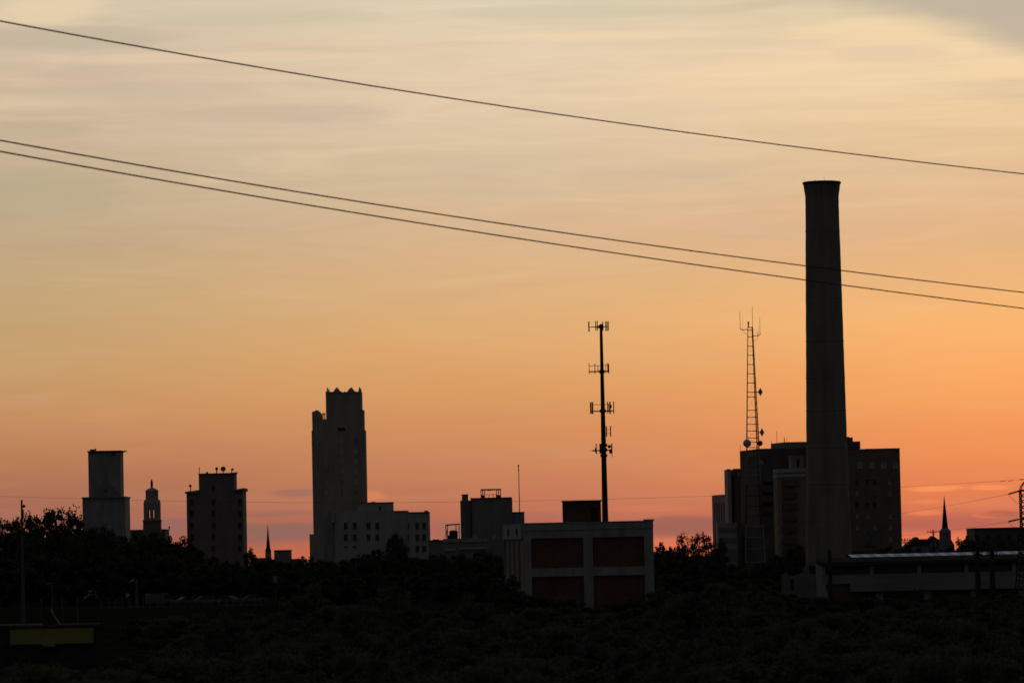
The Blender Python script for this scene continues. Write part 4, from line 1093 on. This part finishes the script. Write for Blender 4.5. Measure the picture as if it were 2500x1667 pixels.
V = [tree_variant(1, 1.0, False, 0.22, 'leafC', 1.35), tree_variant(2, 1.1, False, 0.16, 'leafC', 1.35), tree_variant(3, 1.0, False, 0.10, 'leafC', 1.35),
     tree_variant(4, 1.2, False, 0.02, 'leafC', 1.35), tree_variant(5, 1.2, False, 0.0, 'leafC', 1.35), tree_variant(6, 1.5, True, 0.12, 'leafC', 1.2), tree_variant(7, 1.35, True, 0.10, 'leafC', 1.2), tree_variant(8, 1.1, False, 0.18, 'leafC', 1.35),
     tree_variant(9, 1.2, False, 0.0, 'leafA', 2.3), tree_variant(10, 1.2, False, 0.0, 'leafB', 2.3), tree_variant(12, 1.2, False, 0.04, 'leafA', 2.3)]
rt = random.Random(77)
def tree(x, ytop, D, wpx, v, label, group=None, cat='tree', name='tree'):
    tm, cm, zmax = V[v]
    t = P(x, ytop, D)
    r = thing(name, label, cat, (t.x, D, 0), group)
    h = max(1.2, t.z)
    sx = wpx * D / FPX / 8.0
    r.scale = (sx, sx, h / zmax)
    r.rotation_euler.z = rt.uniform(0, 6.28)
    for nm, me in (('trunk', tm), ('crown', cm)):
        o = bpy.data.objects.new(nm, me); C.objects.link(o); o.parent = r
    return r

# a) skyline trees one can tell apart
sky_trees = [
    (14, 1262, 900, 120, 5, 'airy tree at the left edge of the photo, left of the grey pole'),
    (76, 1250, 880, 130, 6, 'airy leafy tree right behind the far left grey pole'),
    (142, 1238, 890, 150, 5, 'tallest airy tree left of the stepped concrete tower'),
    (40, 1266, 895, 110, 6, 'airy tree just left of the far left grey pole, behind it'),
    (108, 1257, 905, 120, 5, 'airy tree between the far left grey pole and the tallest airy tree'),
    (170, 1250, 885, 110, 6, 'airy tree right of the tallest airy tree, two trees from the stepped tower'),
    (192, 1260, 900, 90, 6, 'airy tree touching the left wall of the stepped concrete tower'),
    (610, 1338, 1100, 42, 7, 'small rounded tree at the right foot of the brick tower block'),
    (745, 1356, 1200, 62, 2, 'rounded tree at the left foot of the crowned tower'),
    (968, 1302, 1000, 56, 1, 'bushy tree rising in front of the pale office block'),
    (1180, 1344, 860, 110, 3, 'broad dark tree in front of the long low pale building'),
    (1608, 1322, 820, 52, 2, 'rounded dark tree touching the right wall of the concrete framed building'),
    (1650, 1329, 840, 60, 0, 'low rounded tree between the concrete framed building and the airy trees'),
    (1684, 1302, 800, 78, 5, 'airy tree with sky showing through, left of two near the finned office'),
    (1724, 1300, 810, 92, 6, 'airy tree with sky showing through, touching the finned office'),
    (1757, 1312, 800, 40, 2, 'dark tree in front of the banded office block'),
    (1945, 1328, 760, 66, 1, 'dark tree at the left foot of the tall chimney'),
    (2150, 1333, 800, 110, 0, 'dark tree crown below the red brick tower and behind the long shed'),
    (2344, 1312, 850, 60, 6, 'small airy tree at the left end of the flat dark building'),
    (2366, 1306, 840, 50, 2, 'dense tree against the wall of the flat dark building'),
    (2250, 1336, 800, 90, 2, 'low tree crown hiding the foot of the spired church'),
]
for a in sky_trees: tree(*a)
# b) woodland on the left
G1 = 'dark trees of the left woodland'
for x, y, D, w, v in [(10, 1300, 860, 100, 0), (60, 1296, 850, 110, 1), (115, 1288, 855, 110, 7), (170, 1290, 850, 120, 0), (225, 1288, 860, 90, 1), (262, 1284, 850, 90, 7), (300, 1308, 840, 90, 2),
                      (345, 1300, 900, 90, 0), (385, 1298, 880, 80, 1), (420, 1306, 870, 80, 2), (447, 1314, 860, 90, 7), (480, 1340, 850, 80, 3), (512, 1356, 840, 80, 0),
                      (20, 1360, 830, 130, 3), (100, 1352, 830, 130, 4), (180, 1350, 830, 130, 3), (260, 1345, 830, 130, 4), (340, 1350, 835, 130, 3), (410, 1356, 835, 130, 4), (480, 1372, 830, 120, 3),
                      (545, 1378, 840, 90, 4), (590, 1384, 860, 90, 3), (640, 1366, 1000, 80, 4), (690, 1370, 950, 90, 3), (560, 1366, 1050, 70, 2), (660, 1362, 1300, 60, 3),
                      (640, 1392, 870, 90, 3), (710, 1390, 840, 100, 4), (760, 1372, 860, 90, 2)]:
    tree(x, y, D, w, v, 'dark leafy tree merging into the black woodland left of the crowned tower', G1)
# c) trees in front of the middle buildings
G2 = 'dark trees below the middle of the skyline'
for x, y, D, w, v in [(800, 1366, 900, 90, 3), (845, 1362, 880, 80, 0), (890, 1352, 900, 90, 1), (930, 1338, 940, 80, 0), (990, 1352, 900, 90, 2), (1030, 1360, 860, 90, 3), (1075, 1352, 850, 90, 1), (1120, 1352, 840, 90, 3),
                      (1225, 1362, 800, 80, 0), (1085, 1395, 720, 110, 4), (1000, 1400, 700, 120, 3), (915, 1398, 720, 120, 4), (830, 1402, 700, 120, 3), (760, 1408, 690, 120, 4), (1165, 1398, 680, 120, 3), (1228, 1402, 580, 80, 2), (1262, 1440, 560, 90, 3),
                      (1320, 1452, 550, 90, 4), (1385, 1462, 545, 90, 3), (1500, 1474, 560, 80, 4), (1560, 1462, 560, 90, 3), (1610, 1452, 575, 80, 4)]:
    tree(x, y, D, w, v, 'dark leafy tree below the pale office and around the concrete framed building', G2)
# d) right hand side
G3 = 'dark trees around the chimney and the shed'
for x, y, D, w, v in [(1640, 1352, 760, 90, 3), (1700, 1350, 740, 110, 0), (1640, 1400, 640, 120, 4), (1745, 1366, 720, 90, 1), (1790, 1376, 760, 90, 3), (1850, 1372, 800, 100, 2), (1900, 1352, 790, 80, 0), (1720, 1410, 620, 130, 3), (1800, 1412, 620, 130, 4), (1870, 1410, 610, 110, 3),
                      (2080, 1340, 760, 80, 3), (2205, 1338, 780, 80, 1), (2310, 1338, 790, 80, 3), (2400, 1316, 800, 90, 0), (2460, 1318, 790, 100, 1), (2320, 1345, 720, 110, 4), (2220, 1347, 720, 120, 4), (2120, 1347, 720, 120, 4), (2440, 1340, 700, 130, 4),
                      (1920, 1450, 520, 90, 3), (1975, 1456, 500, 80, 2), (2060, 1462, 500, 100, 4), (2110, 1470, 505, 80, 3), (2200, 1474, 500, 90, 4), (2235, 1436, 512, 40, 2), (2300, 1450, 500, 70, 3), (2340, 1466, 500, 100, 4), (2440, 1446, 490, 120, 3), (2500, 1456, 485, 110, 4)]:
    tree(x, y, D, w, v, 'dark leafy tree near the chimney foot and the long shed', G3)
# e) unlit scrub filling the foreground
G4 = 'unlit scrub trees across the foreground'
rf_ = random.Random(9)
rows = [(470, 1486, 90), (400, 1492, 115), (330, 1500, 140), (262, 1516, 175), (212, 1538, 215), (176, 1563, 255), (151, 1592, 300), (131, 1622, 340), (117, 1650, 380)]
for D, ybase, w in rows:
    x = -60 + rf_.uniform(0, 60)
    while x < 2600:
        y = ybase + (10 * math.sin(x / 170.0 + D) + rf_.uniform(-9, 9)) * (1 if D > 200 else 1.6) - (x - 1250) * 0.021
        ok = True
        if x < 330 and D > 155: ok = False                     # the kiosk and its posts stand clear
        if x < 330: y = max(y, 1590)
        if 300 <= x < 700: y = max(y, 1502)
        if ok: tree(x, y, D + rf_.uniform(-0.04, 0.04) * D, w * rf_.uniform(0.9, 1.35), rf_.choice((2, 3, 3, 4, 4)) if D > 340 else rf_.choice((8, 9, 10)), 'low scrub tree in the nearly black wood along the bottom of the photo', G4, 'tree', 'scrub_tree')
        x += w * rf_.uniform(0.5, 0.75)
for k in range(46):                                             # taller trees standing up out of the scrub
    x = rf_.choice((rf_.uniform(700, 1230), rf_.uniform(1600, 1900), rf_.uniform(380, 760), rf_.uniform(1250, 2500)))
    D = rf_.uniform(230, 480)
    y = rf_.uniform(1420, 1500) if x < 1230 or 1600 < x < 1900 else rf_.uniform(1495, 1540)
    if x < 740: y = max(y, 1496)
    tree(x, y, D, rf_.uniform(3.2, 5.5) * FPX / D, rf_.choice((8, 9, 10)), 'low scrub tree in the nearly black wood along the bottom of the photo', G4, 'tree', 'scrub_tree')

# ------------------------------------------------------------------ light: dusk sky + one weak low sun
W = bpy.data.worlds.new('World')
scene.world = W
W.use_nodes = True
nt = W.node_tree
for n in list(nt.nodes): nt.nodes.remove(n)
L = nt.links
def node(t, **kw):
    n = nt.nodes.new(t)
    for k, v in kw.items(): setattr(n, k, v)
    return n
def setin(s, v):
    if hasattr(v, 'is_output'): L.new(v, s)
    else: s.default_value = v
def mth(op, a, b=0.0, c=0.0, clamp=False):
    n = node('ShaderNodeMath', operation=op, use_clamp=clamp)
    setin(n.inputs[0], a); setin(n.inputs[1], b); setin(n.inputs[2], c)
    return n.outputs[0]
def smooth(v, lo, hi):
    n = node('ShaderNodeMapRange', interpolation_type='SMOOTHSTEP')
    setin(n.inputs['Value'], v); n.inputs['From Min'].default_value = lo; n.inputs['From Max'].default_value = hi
    return n.outputs[0]
def smooth_dn(v, lo, hi): return mth('SUBTRACT', 1.0, smooth(v, lo, hi))
def mixc(f, a, b):
    n = node('ShaderNodeMix', data_type='RGBA')
    setin(n.inputs[0], f)
    for s, v in ((n.inputs[6], a), (n.inputs[7], b)):
        if hasattr(v, 'is_output'): L.new(v, s)
        else: s.default_value = tuple(v) + (1,)
    return n.outputs[2]
tc = node('ShaderNodeTexCoord')
sp = node('ShaderNodeSeparateXYZ'); L.new(tc.outputs['Generated'], sp.inputs[0])
A = mth('MULTIPLY', mth('ARCTAN2', sp.outputs['X'], sp.outputs['Y']), FPX)      # degrees right of north, in units of 1/11210 rad
E = mth('MULTIPLY', mth('ARCSINE', sp.outputs['Z']), FPX)                        # height above the horizon, same unit
def vec(sx, sy, ox=0.0, oy=0.0):
    n = node('ShaderNodeCombineXYZ')
    setin(n.inputs[0], mth('MULTIPLY_ADD', A, sx, ox)); setin(n.inputs[1], mth('MULTIPLY_ADD', E, sy, oy))
    return n.outputs[0]
def noise(v, scale, detail=4, rough=0.5, dist=0.0):
    n = node('ShaderNodeTexNoise'); L.new(v, n.inputs['Vector'])
    n.inputs['Scale'].default_value = scale; n.inputs['Detail'].default_value = detail; n.inputs['Roughness'].default_value = rough; n.inputs['Distortion'].default_value = dist
    return n.outputs['Fac']
E0, E1 = -60.0, 1500.0
wob = noise(vec(1 / 900, 1 / 160), 1.0, 3)
Ew = mth('ADD', E, mth('MULTIPLY', mth('SUBTRACT', wob, 0.5), 60.0))
tt_ = mth('DIVIDE', mth('SUBTRACT', Ew, E0), E1 - E0, clamp=True)
def ramp(x, stops):
    n = node('ShaderNodeValToRGB'); L.new(tt_, n.inputs['Fac'])
    cr = n.color_ramp
    st = sorted(((AE(x, y)[1] - E0) / (E1 - E0), c) for y, c in stops)
    while len(cr.elements) < len(st): cr.elements.new(0.5)
    for e, (p, c) in zip(cr.elements, st):
        e.position = max(0, min(1, p)); e.color = lin(c) + (1,)
    return n.outputs['Color']
left = ramp(0, [(0, (215, 196, 168)), (150, (205, 185, 160)), (300, (204, 181, 154)), (450, (192, 172, 142)), (600, (194, 168, 132)), (750, (195, 164, 118)), (900, (198, 156, 106)), (1020, (196, 142, 96)), (1120, (186, 126, 88)), (1210, (170, 111, 85)), (1290, (160, 98, 84)), (1370, (176, 92, 72)), (1420, (170, 88, 70))])
mid = ramp(1250, [(0, (221, 206, 178)), (120, (229, 206, 175)), (280, (225, 200, 168)), (420, (215, 190, 156)), (560, (218, 182, 144)), (700, (222, 178, 128)), (820, (226, 172, 114)), (960, (220, 156, 98)), (1060, (210, 141, 93)), (1150, (201, 130, 90)), (1230, (192, 118, 88)), (1290, (184, 108, 86)), (1345, (214, 112, 80)), (1400, (206, 106, 76))])
right = ramp(2500, [(0, (226, 206, 168)), (150, (241, 211, 168)), (280, (237, 203, 158)), (420, (228, 190, 148)), (560, (230, 182, 136)), (680, (238, 182, 122)), (790, (252, 182, 112)), (900, (250, 170, 100)), (1000, (246, 158, 92)), (1100, (242, 146, 86)), (1180, (234, 132, 82)), (1240, (222, 120, 82)), (1290, (214, 110, 84)), (1330, (248, 128, 78)), (1390, (240, 120, 72))])
f1 = smooth(A, AE(0, 833)[0] - 150, AE(1250, 833)[0] + 100)
f2 = smooth(A, AE(1250, 833)[0] - 100, AE(2500, 833)[0] + 50)
col = mixc(f2, mixc(f1, left, mid), right)
# streaky high cloud
hi = smooth(E, 500, 1050)
n1 = noise(vec(1 / 800, 1 / 85, 3.1, 1.7), 1.0, 5, 0.55, 0.6)
n2 = noise(vec(1 / 420, 1 / 38, 9.1, 4.2), 1.0, 5, 0.6, 0.8)
n3 = noise(vec(1 / 1500, 1 / 260, 2.0, 7.7), 1.0, 3, 0.5, 0.3)
dark = mth('MULTIPLY', smooth(n1, 0.50, 0.74), mth('MULTIPLY_ADD', hi, 0.36, 0.08))
col = mixc(dark, col, lin((206, 184, 158)))
lite = mth('MULTIPLY', smooth_dn(n1, 0.24, 0.46), mth('MULTIPLY_ADD', hi, 0.30, 0.04))
col = mixc(lite, col, lin((242, 214, 178)))
fine = mth('MULTIPLY_ADD', mth('SUBTRACT', n2, 0.5), mth('MULTIPLY_ADD', hi, 0.16, 0.06), 1.0)
fine = mth('ADD', fine, mth('MULTIPLY', mth('SUBTRACT', n3, 0.5), 0.10))
sc_ = node('ShaderNodeVectorMath', operation='SCALE'); L.new(col, sc_.inputs[0]); L.new(fine, sc_.inputs['Scale']); col = sc_.outputs[0]
nb = noise(vec(1 / 160, 1 / 30, 5.0, 2.0), 1.0, 5, 0.6, 0.4)
nbs = mth('MULTIPLY', mth('SUBTRACT', nb, 0.5), 1.0)
def blob(x, y, w, h, c, amt, k=1.6):
    global col
    a0, e0 = AE(x, y)
    dx = mth('DIVIDE', mth('SUBTRACT', A, a0), w); dy = mth('DIVIDE', mth('SUBTRACT', E, e0), h)
    d = mth('ADD', mth('ADD', mth('MULTIPLY', dx, dx), mth('MULTIPLY', dy, dy)), mth('MULTIPLY', nbs, k))
    col = mixc(mth('MULTIPLY', smooth_dn(d, 0.1, 1.25), amt), col, lin(c))
# high cloud shapes
blob(120, 22, 150, 50, (236, 213, 174), 0.65)
blob(70, 95, 420, 34, (192, 178, 155), 0.6)
blob(620, 48, 400, 22, (204, 193, 165), 0.5)
blob(300, 225, 340, 30, (203, 184, 158), 0.55)
blob(680, 278, 330, 26, (200, 179, 156), 0.6)
blob(500, 142, 500, 16, (232, 206, 172), 0.5)
blob(60, 320, 200, 26, (190, 172, 146), 0.6)
blob(40, 480, 300, 80, (182, 168, 136), 0.5)
blob(1450, 88, 380, 14, (243, 214, 176), 0.6)
blob(1700, 108, 240, 17, (224, 202, 168), 0.7)
blob(1380, 30, 300, 22, (206, 197, 168), 0.5)
blob(1950, 190, 480, 60, (244, 212, 172), 0.5)
blob(2200, 75, 300, 40, (247, 215, 171), 0.6)
blob(2170, 132, 170, 24, (228, 202, 166), 0.7)
blob(1850, 220, 260, 13, (230, 206, 168), 0.5)
# grey veil in the upper right corner with a curved edge
a0, e0 = AE(1950, 0)
u = mth('DIVIDE', mth('SUBTRACT', A, a0), 560.0)
edge = mth('SUBTRACT', e0 - 2.0, mth('MULTIPLY', mth('MULTIPLY_ADD', mth('MULTIPLY', u, mth('ABSOLUTE', u)), 75.0, mth('MULTIPLY', u, 85.0)), 1.0))
veil = smooth(mth('ADD', mth('SUBTRACT', E, edge), mth('MULTIPLY', nbs, 50.0)), -30.0, 60.0)
col = mixc(mth('MULTIPLY', veil, 0.85), col, lin((190, 176, 157)))
# low purple cloud bank with ragged edges and an orange slit beneath
bn = noise(vec(1 / 330, 1 / 60, 1.3, 0.4), 1.0, 5, 0.55, 0.3)
be = mth('ADD', E, mth('MULTIPLY', mth('SUBTRACT', bn, 0.5), 46.0))
bank = mth('MULTIPLY', smooth(be, 34.0, 48.0), smooth_dn(be, 66.0, 104.0))
bank2 = mth('MULTIPLY', bank, smooth(noise(vec(1 / 700, 1 / 200, 8.0, 3.0), 1.0, 2), 0.3, 0.46))
pcol = mixc(smooth(A, -900, 1100), lin((146, 103, 92)), lin((188, 106, 86)))
col = mixc(mth('MULTIPLY', bank2, 0.85), col, pcol)
blob(730, 1203, 70, 11, (166, 112, 95), 0.9)
blob(690, 1253, 80, 7, (164, 110, 93), 0.85)
blob(620, 1258, 60, 5, (160, 106, 92), 0.7)
blob(690, 1298, 200, 26, (144, 103, 92), 0.85)
blob(440, 1285, 120, 22, (150, 102, 96), 0.7)
blob(905, 1210, 40, 14, (224, 132, 88), 0.7)
blob(1670, 1283, 170, 26, (158, 98, 86), 0.8)
blob(1600, 1240, 130, 9, (214, 124, 88), 0.6)
blob(1300, 1260, 130, 12, (178, 108, 92), 0.6)
blob(2290, 1192, 80, 9, (255, 152, 88), 0.8)
blob(2410, 1190, 60, 8, (255, 150, 86), 0.75)
blob(2262, 1251, 50, 8, (244, 134, 82), 0.75)
blob(2415, 1257, 45, 8, (240, 126, 78), 0.75)
blob(2440, 1254, 60, 9, (176, 98, 82), 0.7)
blob(2300, 1280, 150, 22, (184, 100, 84), 0.75)
blob(2260, 1224, 40, 6, (248, 142, 84), 0.5)
blob(1720, 1338, 500, 13, (232, 116, 78), 0.6)
# the sunset fills one quarter of the sky only; elsewhere a dim dusk sky (physical sky texture, sun on the horizon)
SUN_EL, SUN_AZ = rad(1.0), rad(9.0)                      # azimuth to the right of the view
sky = node('ShaderNodeTexSky', sky_type='NISHITA', sun_disc=False, sun_elevation=SUN_EL, sun_rotation=SUN_AZ)
skc = mixc(0.9, sky.outputs['Color'], lin((138, 137, 141)))
away = mth('MAXIMUM', smooth(E, 1500.0, 8500.0), smooth(mth('ABSOLUTE', A), 2600.0, 9000.0))
bg1 = node('ShaderNodeBackground'); L.new(col, bg1.inputs['Color']); bg1.inputs['Strength'].default_value = 1.0
bg2 = node('ShaderNodeBackground'); L.new(skc, bg2.inputs['Color']); L.new(mth('MULTIPLY_ADD', mth('POWER', mth('MAXIMUM', sp.outputs['Z'], 0.0), 2.0), 0.26, 0.105), bg2.inputs['Strength'])
mx = node('ShaderNodeMixShader'); L.new(away, mx.inputs[0]); L.new(bg1.outputs[0], mx.inputs[1]); L.new(bg2.outputs[0], mx.inputs[2])
wo = node('ShaderNodeOutputWorld'); L.new(mx.outputs[0], wo.inputs['Surface'])

sl = bpy.data.lights.new('sun', 'SUN')
sl.energy = 0.03; sl.angle = rad(3.0); sl.color = (1.0, 0.55, 0.3)
so = bpy.data.objects.new('sun', sl); C.objects.link(so)
sd = Vector((math.sin(SUN_AZ) * math.cos(SUN_EL), math.cos(SUN_AZ) * math.cos(SUN_EL), math.sin(SUN_EL)))
so.rotation_euler = sd.to_track_quat('Z', 'Y').to_euler()
so.location = (0, 0, 200)

scene.view_settings.view_transform = 'Standard'
scene.view_settings.look = 'None'
scene.view_settings.exposure = 0
scene.cycles.max_bounces = 6
scene.cycles.filter_width = 1.6
